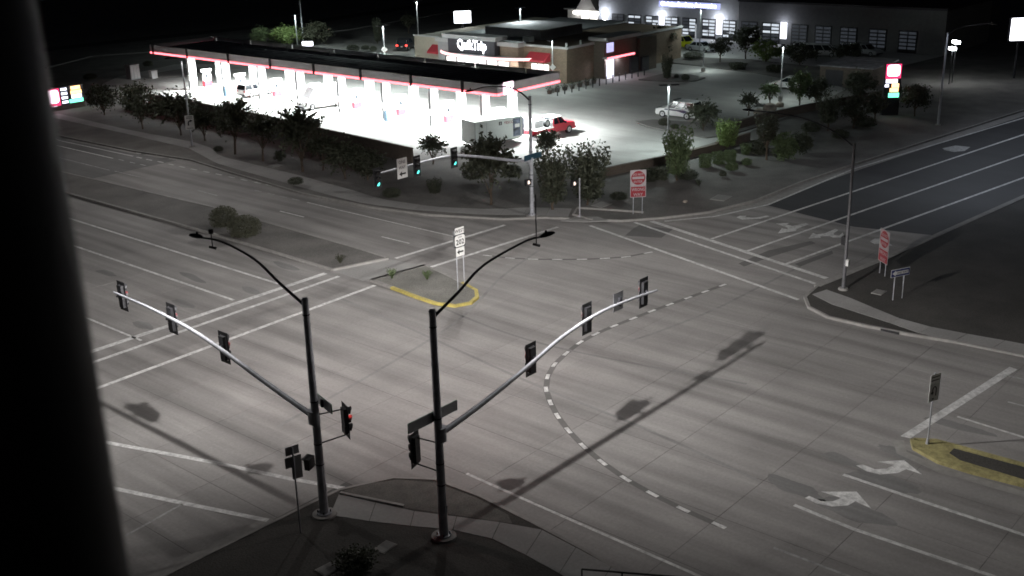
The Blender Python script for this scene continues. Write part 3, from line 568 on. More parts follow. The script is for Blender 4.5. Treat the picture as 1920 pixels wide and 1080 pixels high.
s = sign('white right turn lane sign fixed on the slim light pole', (62.68, 96.45), R_(-38)); b = plate(s, 'plate', .86, 1.4, 2.55, m_sw)
MB().poly3([(-.2, 2.25), (-.2, 2.5), (-.12, 2.68), (.02, 2.76), (.02, 2.86), (.3, 2.74), (.06, 2.56), (.04, 2.64), (-.03, 2.6), (-.07, 2.5), (-.07, 2.25)], -.011).build('arrow', m_sk, b)
for z in (3.12, 2.98, 1.98): MB().box((0, -.009, z), (.6, .003, .07)).build('text_line', m_ghost, b)
posts(s, (0,), 3.2, .03, 1.8)
s = thing('road_sign', 'white one way sign with a left arrow hanging on the far signal arm', 'sign', (49.85, 52.72, 6.5), 0)
b = plate(s, 'plate', .92, 1.35, 0, m_sw); MB().text('ONE', 0, .42, .3, -.011, .6).build('lettering', m_ghost, b); MB().text('WAY', 0, .06, .3, -.011, .62).build('lettering', m_sk, b)
MB().poly3([(-.3, -.38), (-.06, -.2), (-.06, -.32), (.3, -.32), (.3, -.43), (-.06, -.43), (-.06, -.56)], -.011).build('arrow', m_sk, b); MB().box((0, .1, 0), (.1, .2, .5)).build('bracket', m_dark, s)
s = thing('road_sign', 'grey back of a square sign hanging on the near right arm', 'sign', (38.1, 26.97, 6.3), R_(180)); plate(s, 'plate', .72, .85, 0, m_alu); MB().box((0, .08, 0), (.1, .14, .4)).build('bracket', m_dark, s)
s = sign('cluster of sign backs on a post by the near left pole', (23.15, 31.45), R_(165)); posts(s, (0,), 3.75, .035)
plate(s, 'top_plate', .55, .36, 3.6, m_alu, r=.02); plate(s, 'wide_plate', .66, .45, 3.12, m_alu, r=.02); plate(s, 'tall_plate', .42, .95, 2.85, m_alu, .02, -.12, r=.02)
def name_sign(label, loc, rz, w, text=None, mat=m_sg):
    s = thing('street_name_sign', label, 'sign', loc, rz); plate(s, 'plate', w, .42, 0, mat); plate(s, 'back_plate', w-.02, .4, 0, m_alu, .03); MB().box((0, .06, 0), (.12, .12, .3)).build('bracket', m_dark, s)
    return s
name_sign('long street name sign seen from behind on the near right pole', (26.35, 27.0, 5.2), R_(180), 2.6)
name_sign('short street name sign on the near left pole', (24.85, 31.45, 5.05), R_(75), 1.5)
name_sign('dark street name sign on the far signal pole', (63.3, 52.7, 4.75), R_(0), 2., None, M('blue_green_sheeting', (.02, .06, .09), .5))

# ------------------------------------------------------------------ camera's own pole at the left edge
d = ray(157, 540); th = math.atan2(d[1], d[0]); dist, rr = 1.15, .2
th2 = th+math.asin(rr/dist); cp = thing('camera_pole', 'dark round pole filling the left edge, close to the viewer', 'pole', (dist*math.cos(th2), dist*math.sin(th2), .1))
MB().tube([(0, 0, 0), (0, 0, 27)], [rr, rr], 40).build('shaft', M('camera_pole_steel', (.012, .012, .016), .6, .1), cp, 40); MB().tube([(0, 0, 0), (0, 0, .25)], [.5, .45], 24).build('base', m_kerb, cp)

# ------------------------------------------------------------------ gas station canopy
CX0, CX1, CY0, CY1, CZ0, CZ1 = 80.5, 90.2, 71.4, 130.8, 4.95, 6.05
can = thing('station_canopy', 'long gas station canopy with a glowing red band and white underside', 'canopy', (0, 0, .15)); zo = -.15
def cpart(b, n, mt, par=can, sm=0): return b.build(n, mt, par, sm)
cpart(MB().box(((CX0+CX1)/2, (CY0+CY1)/2, 5.42+zo), (CX1-CX0-.3, CY1-CY0-.3, .3)), 'roof_deck', m_roofd)
cpart(MB().box(((CX0+CX1)/2, (CY0+CY1)/2, 5.1+zo), (CX1-CX0-.34, CY1-CY0-.34, .2)), 'soffit', m_colw)
isl_y = [127.2-7.3*k for k in range(8)]
div_y = [CY0]+sorted([130., 122.5, 114., 106., 98.3, 90.6, 83., 75.8])+[CY1]
for a, b in zip(div_y, div_y[1:]):
    cpart(MB().box((CX0, (a+b)/2, 5.62+zo), (.12, b-a-.16, .86)), 'fascia_panel', m_fascia); cpart(MB().box((CX0-.04, (a+b)/2, 5.08+zo), (.12, b-a-.22, .22)), 'red_light_band', m_redled)
    cpart(MB().box((CX1, (a+b)/2, 5.62+zo), (.12, b-a-.16, .86)), 'fascia_panel', m_fascia)
for y in div_y[1:-1]: cpart(MB().box((CX0-.08, y, 5.55+zo), (.2, .3, 1.2)), 'fascia_divider', m_dark)
for y, sg in ((CY0, -1), (CY1, 1)):
    cpart(MB().box(((CX0+CX1)/2, y, 5.62+zo), (CX1-CX0, .12, .86)), 'fascia_panel', m_fascia); cpart(MB().box(((CX0+CX1)/2, y+.04*sg, 5.08+zo), (CX1-CX0, .12, .22)), 'red_light_band', m_redled)
cpart(MB().box((CX0+1.6, CY0-.12, 5.55+zo), (1.35, .14, 1.2)), 'logo_panel', EM('logo_panel_light', (1., .72, .86), 2.2))
lg = MB(); V, Fc, w_ = text_geo('QT'); lg.add([(CX0+1.05+a*.85, CY0-.21, 5.22+zo+b*.85) for a, b in V], Fc); cpart(lg, 'logo_letters', m_signw)
for i in range(9): cpart(MB().box((CX0+1.+i*.93, (CY0+CY1)/2, 5.585+zo), (.06, CY1-CY0-1, .05)), 'roof_seam', m_roofd)
for x, y, w in [(84, 90, 3), (86, 104, 2.4), (83, 78, 2.), (87.5, 117, 2.), (85, 97, 1.6)]: cpart(MB().box((x, y, 5.62+zo), (.25, w, .12)), 'roof_conduit', m_grey)
for y in (128, 122, 113, 105, 97): cpart(MB().tube([(88.5, y, 5.55+zo), (88.5, y, 6.1+zo)], .06, 8), 'roof_vent', m_grey)
for k, y in enumerate(isl_y):
    for x in (83.9, 88.2):
        cpart(MB().box((x, y, 2.5+zo), (1.05, .42, 4.95)), 'column', m_colw)
        cpart(MB().box((x-.535, y, 2.6+zo), (.02, .34, 4.6)), 'column_face', M('column_face_grey', (.16, .16, .165), .6, var=.08) if k == 0 and x < 85 else bpy.data.materials['column_face_grey'])  # grey sheet paints the column's unlit street side into the colour
        cpart(MB().box((x-.56, y, 1.75+zo), (.03, .26, .7)), 'pump_number_sign', m_sw)
    for x in (85.1, 87.):
        cpart(MB().box((x, y-3.6, 4.985+zo), (.7, .7, .03)), 'light_fixture', m_fixture)
        lamp('canopy_lamp', 'AREA', (x, y-3.6, 4.95+zo), LAMP['canopy'], (.93, 1., 1.), can, shape='SQUARE', size=.6, spread=R_(160))
ords14 = ['first', 'second', 'third', 'fourth', 'fifth', 'sixth', 'seventh', 'eighth', 'ninth', 'tenth', 'eleventh', 'twelfth', 'thirteenth', 'last']
ords = ['first', 'second', 'third', 'fourth', 'fifth', 'sixth', 'seventh', 'eighth']
m_pumpw = M('pump_white', (.72, .72, .72), .4); m_pumpr = M('pump_red', (.6, .03, .05), .4); m_pblue = M('bin_blue', (.10, .16, .22), .5)
def pump(k, y):
    p = thing('fuel_pump', f'white and red fuel pump on the {ords[k]} island from the canopy far left end', 'fuel pump', (86.05, y, .15), 0, 'fuel pumps under the canopy')
    MB().box((0, 0, .07), (3.6, 1.1, .14)).build('island_kerb', m_kerb, p)
    MB().box((0, 0, .5), (1.05, .55, .72)).build('lower_cabinet', m_pumpr, p); MB().box((0, 0, 1.35), (1.05, .5, 1.)).build('upper_cabinet', m_pumpw, p)
    for s_ in (-1, 1):
        MB().box((-.15, .262*s_, 1.5), (.42, .03, .4)).build('screen', m_glass, p); MB().box((.3, .262*s_, 1.2), (.22, .03, .5)).build('nozzle_holder', m_dark, p)
        MB().tube(smooth_path([(.4, .28*s_, 1.7), (.62, .42*s_, 1.1), (.55, .4*s_, .5), (.36, .3*s_, 1.05)]), .022, 6).build('hose', m_black, p)
    b = MB(); n = 20; v = [(.82*math.cos(2*math.pi*i/n), .42*math.sin(2*math.pi*i/n), z) for z in (2.05, 2.35) for i in range(n)]
    b.add(v, [tuple(range(n-1, -1, -1)), tuple(range(n, 2*n))]+[(i, (i+1) % n, n+(i+1) % n, n+i) for i in range(n)]).build('oval_topper', m_pumpw, p, 40)
    for x in (-.35, .35): MB().box((x, 0, 1.96), (.08, .2, .26)).build('topper_post', m_dark, p)
    for sx in (-1, 1): MB().tube([(1.75*sx, -.3, .1), (1.75*sx, -.3, .95), (1.75*sx, .3, .95), (1.75*sx, .3, .1)], .05, 6).build('hoop_guard', m_dark, p)
for k, y in enumerate(isl_y): pump(k, y)
for k, lab in [(1, 'blue grey waste bin by the second column'), (3, 'blue grey waste bin by the fourth column'), (5, 'blue grey waste bin by the sixth column')]:
    q = thing('waste_bin', lab+' of the canopy front row', 'bin', (83.2, isl_y[k]-.7, .15)); MB().tube([(0, 0, 0), (0, 0, .9), (0, 0, 1.05)], [.3, .33, .24], 12).build('drum', m_pblue, q, 40); MB().tube([(0, 0, 1.05), (0, 0, 1.2)], [.2, .12], 10).build('lid', m_dark, q, 40)

# ------------------------------------------------------------------ convenience store
st = thing('convenience_store', 'brown block convenience store with a lit white name sign and red awnings', 'store', (0, 0, .15)); zo = -.15
def sp(b, n, mt, par=st, sm=0): return b.build(n, mt, par, sm)
X0 = 113.1
sp(MB().box((126.5, 93.25, 2.25), (26.8, 9.9, 4.5)), 'wall', m_bricks); sp(MB().box((126.5, 113.2, 2.25), (26.8, 4.8, 4.5)), 'wall', m_stucco)
sp(MB().box((127., 104.5, 2.4), (26.6, 12.6, 4.6)), 'wall', m_grey)
sp(MB().box((126.5, 102, 4.35), (26.2, 27, .1)), 'roof', m_roofd)
for c, d in [((X0-.02, 93.2, 4.5), (.3, 9.96, .28)), ((126.5, 88.28, 4.5), (26.9, .3, .28)), ((X0-.02, 113.2, 4.55), (.3, 4.9, .2))]: sp(MB().box(c, d), 'coping', m_trim)
sp(MB().box((112.6, 97., 2.35), (1.2, 3.2, 4.2)), 'entrance_block', m_bricks); sp(MB().box((112.5, 97., 4.55), (1.6, 3.7, .55)), 'cornice', m_trim)
sp(MB().box((112.6, 108.6, 2.3), (1.2, 2.6, 4.)), 'entrance_block', m_grey); sp(MB().box((112.5, 108.6, 4.45), (1.6, 3.1, .5)), 'cornice', m_trim)
sp(MB().box((112.1, 103., 2.6), (1.8, 8.4, 4.6)), 'sign_block', M('dark_sign_wall', (.05, .05, .06), .7)); sp(MB().box((111.9, 103., 5.2), (2.4, 9.6, .55)), 'cornice', m_trim)
lt = MB(); V, Fc, w_ = text_geo('QuikTrip'); k = 5.2/w_
lt.add([(111.13, 105.4-a*k, 3.62+b*1.75) for a, b in V], Fc); sp(lt, 'sign_letters', m_signw)
b = MB(); n = 16; arc_ = [(112.2-2.6*math.sin(math.pi*i/n)**.7, 109.6-16.4*i/n) for i in range(n+1)]
sp(MB().prism(arc_, 2.78, 2.95, True), 'entrance_canopy', m_colw); sp(MB().strip(arc_, .14, 2.7, 3.02), 'canopy_light_band', EM('pink_band', (1., .55, .55), 2.4))
for y in (96., 99.5, 103., 106.5): lamp('entrance_lamp', 'AREA', (110.9, y, 2.74), 140, (1., .96, .94), st, shape='SQUARE', size=.5)
for y in (97.2, 99.2, 101.2, 104.6, 106.6): sp(MB().box((111.15, y, 1.3), (.05, 1.7, 2.2)), 'shop_window', m_litw)
for y in (102.3, 103.5): sp(MB().box((111.13, y, 1.2), (.06, 1.05, 2.3)), 'door', m_litw)
for y in (96.2, 98.2, 100.2, 101.65, 104.1, 105.6, 107.6): sp(MB().box((111.1, y, 1.3), (.1, .12, 2.4)), 'window_mullion', m_dark)
def awning(y, w, z):
    a = sp(MB().add([(X0-.05, y-w/2, z+.5), (X0-.05, y+w/2, z+.5), (X0-1.2, y+w/2, z-.35), (X0-1.2, y-w/2, z-.35), (X0-1.2, y+w/2, z-.6), (X0-1.2, y-w/2, z-.6), (X0-.05, y-w/2, z-.55), (X0-.05, y+w/2, z-.55)], [(0, 1, 2, 3), (3, 2, 4, 5), (0, 3, 5, 6), (1, 7, 4, 2)]), 'awning', m_awn)
awning(92.6, 3.4, 3.2); awning(111., 2., 3.0)
for y in (91.6, 92.6, 93.6): sp(MB().box((X0-.06, y, 1.2), (.06, .8, 2.)), 'shop_window', m_litw)
for x in (116, 119): sp(MB().box((x, 97, 4.75), (1.1, 1.1, .8)), 'roof_unit', m_trim)
for x, y in [(114.2, 89.2), (117.2, 89.2)]: sp(MB().tube([(x, y, 4.4), (x, y, 5.)], .15, 8), 'roof_vent', m_sw)
sp(MB().box((122, 101, 5.2), (9, 10, 1.3)), 'roof_screen', M('roof_screen_dark', (.16, .15, .16), .9))
# side entrance tower
sp(MB().box((122.4, 87.6, 2.5), (7.2, 2.2, 5.)), 'tower_wall', m_brickd); sp(MB().box((122.2, 87.3, 5.1), (7.8, 3., .45)), 'cornice', m_trim); sp(MB().box((128.5, 87.2, 2.2), (4., 1.8, 4.4)), 'tower_wall', m_brickd)
sp(MB().box((119.9, 86.46, 3.95), (1.5, .06, 1.2)), 'upper_window', EM('violet_window', (.62, .6, 1.), 1.1)); sp(MB().box((119.9, 86.45, 1.2), (1.6, .06, 2.4)), 'door', EM('cool_door_light', (.8, .82, 1.), 1.6))
sp(MB().box((121.3, 86.1, 2.75), (6., .8, .14)), 'side_canopy', m_trim); sp(MB().box((121.3, 85.66, 2.75), (6., .12, .24)), 'canopy_light_band', m_redled)
for x in (119., 121.5): lamp('side_entrance_lamp', 'AREA', (x, 86.05, 2.66), 45, (.86, .86, 1.), st, shape='SQUARE', size=.3)
sp(MB().box((125.2, 86.4, 1.1), (1.8, .3, 2.1)), 'ice_freezer', m_dark); sp(MB().box((127.4, 86.2, 1.), (1.6, .5, 1.9)), 'gas_cage', m_dark)
for i in range(14):
    x = 105.6+1.42*i; q = thing('bollard', f'dark steel bollard, {ords14[i]} from the canopy in the row along the store side walk', 'bollard', (x, 83.9, .15), 0, 'bollards along the store walk'); MB().tube([(0, 0, 0), (0, 0, 1.)], .075, 8).build('post', m_dark, q, 40); MB().disc((0, 0, 1.003), (0, 0, 1), .075, 8).build('cap', m_steel, q)
for i in range(7):
    x = 106.2+1.5*i; q = thing('planter', f'round planter with a small shrub, {ords[i]} from the canopy in front of the brick wall', 'planter', (x, 85.6, .15), 0, 'planters by the store wall')
    MB().tube([(0, 0, 0), (0, 0, .45)], [.26, .36], 12).build('pot', m_brickd, q, 40)
    lv = MB()
    for _ in range(60):
        c = Vector((random.gauss(0, .2), random.gauss(0, .2), .6+random.gauss(0, .13))); a = Vector((random.gauss(0, 1), random.gauss(0, 1), random.gauss(0, 1))).normalized()*.1; b_ = a.orthogonal().normalized()*.07
        lv.add([c-a, c+b_, c+a, c-b_], [(0, 1, 2, 3)])
    lv.build('foliage', m_leafd, q)

# ------------------------------------------------------------------ lot light poles
def lot_pole(label, base, h, power, twin=True, rz=0., z=.15, col=(.84, 1., .98), dia=0):
    p = thing('lot_light_pole', label, 'light pole', (*base, z), rz); h -= z
    MB().tube([(0, 0, 0), (0, 0, .6)], .26, 12).build('foundation', m_kerb, p, 40); MB().tube([(0, 0, .3), (0, 0, h)], [.09, .075], 8).build('shaft', m_alu, p, 40)
    if dia:
        b_ = MB(); a_ = .42; b_.add([(a_, -.11, dia), (0, -.11, dia+a_), (-a_, -.11, dia), (0, -.11, dia-a_), (a_, -.09, dia), (0, -.09, dia+a_), (-a_, -.09, dia), (0, -.09, dia-a_)], [(0, 1, 2, 3), (7, 6, 5, 4), (0, 4, 5, 1), (1, 5, 6, 2), (2, 6, 7, 3), (3, 7, 4, 0)]); o_ = b_.build('diamond_plate', m_sw, p); o_.rotation_euler = (0, 0, R_(-45)-rz)
    xs = (-.55, .55) if twin else (.45,)
    for x in xs:
        MB().box((x, 0, h+.02), (.75, .42, .08)).build('luminaire', m_dark, p); MB().box((x, 0, h-.021), (.5, .3, .003)).build('lens', m_led, p)
        lamp('lot_lamp', 'SPOT', (x, 0, h-.09), power, col, p, spot_size=R_(174), spot_blend=.2, shadow_soft_size=.15)
    return p
lot_pole('slim lot light pole with a flat twin head behind the low wall', (87.9, 56.7), 6.3, LAMP['lot']*.8, rz=R_(-45))
lot_pole('lot light pole before the convenience store corner', (107.1, 85.8), 6.5, LAMP['lot']*.5, rz=R_(10), dia=3.1)
lot_pole('lot light pole behind the canopy, left of the store sign', G(718, 48, 8.), 8., LAMP['lot'], dia=4.9)
lot_pole('distant light pole behind the dark car left of the store', G(781, 2, 8.), 8., LAMP['lot'])
lot_pole('distant light pole among the lit trees at upper left', G(553, 28, 6.), 6., LAMP['lot']*1.6)
lot_pole('distant light pole behind the store roof', G(975, 15, 8.), 8., LAMP['lot']*.8)
lot_pole('dark twin arm lot light by the palms at the right of the lot', (116.6, 60.2), 6.4, LAMP['lot']*.35, rz=R_(30))
lot_pole('low dark lamp post in the bed beside the store side door', (130.6, 78.9), 3.0, LAMP['lot']*.25, False)
q = light_pole('bare grey pole rising out of the picture at upper left', (121, 150), 11, None, None, 0, warm, (.12, .09))

lot_pole('light pole on the auto shop forecourt by the silver sedan', (141.8, 86.4), 7., LAMP['lot']*.4, rz=R_(70))
# ------------------------------------------------------------------ auto shop
au = thing('auto_shop', 'long grey auto shop with black glazed roll-up doors and a glowing name sign', 'building', (0, 0, .15)); XA = 160.5
def ap_(b, n, mt, par=au, sm=0): return b.build(n, mt, par, sm)
ap_(MB().box((XA+9, 104.5, 4.2), (18, 27.4, 8.4)), 'wall', m_grey); ap_(MB().box((XA+9, 74.4, 3.1), (18, 32.6, 6.2)), 'wall', M('dark_wing_stucco', (.15, .15, .155), .9, var=.1, scale=2))  # right wing's stucco darkened: its lack of lamplight is in the colour
ap_(MB().box((XA+9, 74.4, 6.3), (18.6, 33, .3)), 'roof_coping', m_dark); ap_(MB().box((XA+9, 104.5, 8.5), (18.5, 27.8, .25)), 'roof_coping', m_dark)
doors = [(112.8, 115.4, 0), (109.3, 112., 1), (105.7, 108.4, 1), (102., 104.6, 3), (98.5, 101.2, 1), (94.9, 97.4, 2), (91.2, 93.6, 3), (87.4, 90.3, 1), (83.5, 86.6, 2), (78.9, 81.6, 0), (75., 77.7, 0), (71., 73.7, 0), (66.5, 69.2, 0), (62., 64.7, 0)]
pane = {}
for y0, y1, lv_ in doors:
    w, yc = y1-y0, (y0+y1)/2; dr = ap_(MB().box((XA-.04, yc, 1.62), (.14, w, 3.15)), 'roll_up_door', m_black)
    for r in range(5):
        for c_ in (0, 1):
            k = (round(w, 1)); 
            if k not in pane: pane[k] = MB().box((0, 0, 0), (.03, w*.40, .34)).mesh('pane')
            rnd = random.random(); mt = m_dim if lv_ == 0 or rnd > .25+.22*lv_ else m_lit
            me = pane[k].copy(); me.materials.append(mt); o = bpy.data.objects.new('pane', me); C.objects.link(o); o.parent = dr; o.location = (XA-.125, yc+(c_-.5)*w*.47, .72+.53*r)
for i, y in enumerate((113.9+2.9, 105.2, 94.25, 82.9)):
    s_ = ap_(MB().box((XA-.12, y, 2.35), (.16, .3, .6)), 'wall_lamp', m_fixture); 
    lamp('wall_lamp_light', 'POINT', (XA-1.0, y, 3.2), (330, 330, 330, 130)[i], (.84, .88, 1.), au, shadow_soft_size=.25)
    ap_(MB().box((XA-.07, y, 2.1), (.1, 1.05, 2.5)), 'lit_pilaster', EM(f'lit_pilaster_panel', (.86, .88, 1.), 2.2) if i == 0 else bpy.data.materials['lit_pilaster_panel'])  # glowing panel stands in for the wall lamp's wash on the wall
yy = 105.4
for wd_ in ('Christian', 'Brothers', 'Automotive'):
    lt = MB(); V, Fc, w_ = text_geo(wd_); lt.add([(XA-.1, yy-a*.83, 4.95+b*.95) for a, b in V], Fc); ap_(lt, 'sign_letters', m_signb); yy -= w_*.83+.28
ap_(MB().box((XA-.06, 100., 5.2), (.06, 11.6, .95)), 'sign_backer', EM('sign_halo_panel', (.5, .55, 1.), 1.1))  # added glowing sheet: the blue halo around the letters made as a panel
for y in (110.6, 103.3, 99.8, 96.1, 92.4): ap_(MB().box((XA-.1, y, 1.25), (.2, .7, .12)), 'door_ledge', m_trim)
for y in (97.9, 87.0): ap_(MB().tube([(XA-1.2, y, 0), (XA-1.2, y, 2.4)], .12, 8), 'white_post', m_sw)
# white gabled building behind the store
wb = thing('gabled_building', 'small white building with a steep gable and bright strip lights', 'building', (165, 124, .1), R_(0))
MB().box((4, 0, 1.5), (8, 9, 3.)).build('wall', m_sw, wb); MB().box((4, 0, 3.05), (9, 10, .2)).build('eave', m_trim, wb)
MB().add([(-.5, -2.2, 3.1), (-.5, 2.2, 3.1), (-.5, 0, 6.4), (7, -2.2, 3.1), (7, 2.2, 3.1), (7, 0, 6.4)], [(0, 1, 2), (3, 5, 4), (0, 2, 5, 3), (1, 4, 5, 2)]).build('gable_roof', m_trim, wb)
MB().box((-.55, -1, 2.5), (.12, 7.6, .45)).build('strip_light', EM('strip_light_white', (1., .97, .92), 7), wb); MB().box((-.1, -1.5, 1.2), (.1, 5.5, 1.8)).build('lit_window', EM('warm_shopfront', (1., .97, .88), 3.5), wb)
lamp('strip_lamp', 'POINT', (-2.2, 0, 2.6), 90, (1., .97, .93), wb, shadow_soft_size=.3)
for y in (-2.5, -.5, 1.5): MB().box((-.18, y, 1.2), (.06, .3, 1.9)).build('window_pier', m_trim, wb)
# brick trash enclosure
te = thing('trash_enclosure', 'dark flat-roofed block enclosure at the edge of the lot on the right', 'shed', (133.5, 58.6, .15), R_(3))
MB().box((0, 0, 1.15), (8, 6.5, 2.3)).build('wall', m_brickd, te); MB().box((0, 0, 2.36), (8.5, 7., .14)).build('roof', m_roofd, te); MB().box((-4.03, 1.4, .95), (.08, 2.2, 1.9)).build('gate', m_dark, te)
# price signs and lit boards
ps = thing('price_sign', 'wide low price sign glowing pink and green at the far left', 'sign', (66.3, 128.4, .13), R_(0)); ps.scale = (.92, .92, .92)
MB().box((0, 0, .3), (6., .6, .6)).build('base', m_brickd, ps); MB().box((0, 0, 1.75), (6.2, .45, 2.4)).build('cabinet', m_dark, ps)
b = MB().box((-1.55, -.24, 1.75), (2.5, .06, 2.2)).build('logo_panel', m_rede, ps); plate(b, 'logo_field', 2.2, 1.7, 1.85, m_pink, -.29, -1.55, .4)
for i, (mt, w) in enumerate([(m_oran, 1.3), (m_oran, 1.5), (m_whi, 1.4), (m_gre, 1.9)]):
    MB().box((2.0-.1*(i == 3), -.26, 2.62-.55*i), (w, .06, .46)).build('price_panel', mt, ps); MB().box((.35, -.26, 2.62-.55*i), (.8, .06, .3)).build('grade_panel', m_whi, ps)
MB().box((-1.6, -.26, .5), (1.5, .06, .25)).build('footer_panel', m_whi, ps)
ps = thing('price_sign', 'tall price sign glowing pink, orange and green beside the ramp', 'sign', (115.6, 46.9, .13), R_(-48))
MB().box((0, 0, 2.7), (1.75, .4, 5.4)).build('cabinet', m_dark, ps); b = MB().box((0, -.21, 4.62), (1.6, .05, 1.5)).build('logo_panel', m_rede, ps); plate(b, 'logo_field', 1.35, 1.2, 4.7, m_pink, -.25, 0, .3)
for x, z, w, h, mt in [(-.12, 3.6, 1.2, .4, m_whi), (-.6, 3.12, .4, .26, m_whi), (.3, 3.12, .75, .42, m_oran), (.2, 2.66, .9, .4, m_oran), (.2, 2.12, 1.1, .46, m_gre)]: MB().box((x, -.23, z), (w, .05, h)).build('price_panel', mt, ps)
def lit_board(label, loc, rz, w, h, z, mat, pole=True):
    p = thing('lit_sign', label, 'sign', (*loc, .1), rz); MB().box((0, 0, z), (w+.15, .35, h+.15)).build('cabinet', m_dark, p); plate(p, 'lit_panel', w, h, z, mat, -.2, 0, .12)
    if pole: MB().tube([(0, .02, 0), (0, .02, z-h/2)], .15, 8).build('pole', m_dark, p)
    return p
lit_board('bright white pole sign above the store roof', G(867, 33, 6.), R_(-45), 2.5, 1.75, 6., EM('board_white', (.9, .95, 1.), 5))
lit_board('small bright white sign behind the far left of the canopy roof', G(577, 83, 1.6), R_(-45), 1.7, .7, 1.6, EM('board_white_small', (.92, .92, 1.), 5))
lit_board('bright white sign cut by the right edge of the picture', G(1912, 56, 6.), R_(-45), 2.5, 2.7, 6., EM('board_white_right', (.9, .9, 1.), 5))
lit_board('small pale box sign behind the store roof', G(997, 40, 4.), R_(-45), 1.4, .6, 4., EM('board_dim', (.7, .8, .9), .4))
for i, (px, py, w) in enumerate([(1793, 79, 1.1), (1786, 91, 1.0)]):
    q = thing('flood_light', ['upper', 'lower'][i]+' of two bright floodlights beside the pale ramp pole', 'lamp', (*G(px, py, 5-.6*i), 0)); MB().tube([(0, 0, 0), (0, 0, 4.9-.6*i)], .06, 6).build('pole', m_dark, q); MB().box((0, 0, 5-.6*i), (.5, w, .3), R_(-45)).build('head', m_fixture, q)
# walls
def wall(label, pts, h, w, mat, z=.13):
    p = thing('screen_wall', label, 'wall', (0, 0, z)); 
    for i, (a, b) in enumerate(zip(pts, pts[1:])):
        hh = h[i] if hasattr(h, '__len__') else h; MB().strip([a, b], w, 0, hh).build('wall_run', mat, p); MB().strip([a, b], w+.08, hh, hh+.08).build('cap', m_brickd, p)
    return p
wall('dark screen wall between the trees and the bright station lot', [(70.6, 73.2), (71.3, 80), (71.8, 86), (73.2, 98), (73.8, 110), (74, 122)], 1.3, .22, m_brickd)
wall('low stepped block wall along the right front of the station lot', [(76.4, 55.6), (84.2, 53.8), (90.3, 52.9), (96, 52.6)], [.68, .62, .75], .22, m_brickd)
wall('low block wall behind the palm beds at the right of the lot', [(99.2, 56.), (106, 55.9), (112, 54.8), (120, 53.), (128, 50.8)], [.9, .8, .8, .8], .22, m_brickd)
# electrical cabinet & small things
q = thing('utility_cabinet', 'tall grey metal cabinet left of the canopy', 'cabinet', (84.6, 142.6, .15), R_(4)); MB().box((0, 0, .95), (1.5, 1.1, 1.9)).build('body', m_grey, q); MB().box((0, 0, 1.95), (1.6, 1.2, .1)).build('lid', m_trim, q)
for dx in (-.5, 0, .5): MB().box((dx, -.57, .95), (.4, .03, 1.7)).build('door_panel', m_trim, q)
q = thing('utility_cabinet', 'small pale box beside the tall grey cabinet', 'cabinet', (86.5, 140.6, .15)); MB().box((0, 0, .5), (.9, .7, 1.)).build('body', m_trim, q); MB().box((0, 0, 1.03), (1., .8, .08)).build('lid', m_trim, q)
for px, py, s_, lab in [(1352, 371, 1.5, 'pale square utility lid in the gravel below the shrubs'), (1128, 384, 1.3, 'pale utility lid behind the far corner post'), (515, 311, 1.2, 'pale utility lid under the trees by the bending walk'), (1648, 548, .8, 'utility lid at the foot of the ramp corner pole'), (722, 1026, .7, 'utility lid in the near dark corner beside the right pole'), (618, 1066, .8, 'utility lid at the bottom left of the near corner'), (1455, 277, .9, 'small pale lid among the shrubs right of the low wall')]:
    q = thing('utility_vault', lab, 'utility vault', (*G(px, py, .14), .13), R_(random.uniform(-8, 8))); MB().box((0, 0, .012), (s_*1.1, s_*.8, .03)).build('frame', m_kerb, q); MB().box((0, 0, .03), (s_, s_*.7, .02)).build('cover', m_box, q)
rl = thing('guard_rail', 'black pipe guard rail cut by the bottom edge', 'railing', (26.75, 20.4, .13), math.atan2(17.5-20.4, 28.5-26.8)); 
MB().tube([(0, 0, 1.), (6, 0, 1.)], .035, 8).build('top_rail', m_black, rl); MB().tube([(0, 0, .5), (6, 0, .5)], .025, 8).build('mid_rail', m_black, rl)
for i in range(5): MB().tube([(1.4*i, 0, 0), (1.4*i, 0, 1.)], .03, 8).build('post', m_black, rl)

# ------------------------------------------------------------------ vehicles
def wheel(par, x, y, r, w=.22):
    s_ = 1 if y > 0 else -1; t_ = MB().tube([(x, y-w/2, r), (x, y+w/2, r)], r, 18).build('wheel', m_tyre, par, 40)
    MB().disc((x, y+s_*(w/2+.004), r), (0, s_, 0), r*.62, 14).build('rim', m_rim, t_); MB().disc((x, y+s_*(w/2+.009), r), (0, s_, 0), r*.16, 8).build('hub', m_dark, t_)
def loft_y(prof, w, inset=.06):
    n = len(prof); cx = sum(a for a, b in prof)/n; cz = sum(b for a, b in prof)/n; v = []; L = [(-w/2, 1-inset), (-w/2+.07, 1), (w/2-.07, 1), (w/2, 1-inset)]
    for y, k in L: v += [(cx+(a-cx)*k, y, cz+(b-cz)*k) for a, b in prof]
    f = [(i*n+j, i*n+(j+1) % n, (i+1)*n+(j+1) % n, (i+1)*n+j) for i in range(3) for j in range(n)]+[tuple(range(n-1, -1, -1)), tuple(range(3*n, 4*n))]
    return MB().add(v, f)
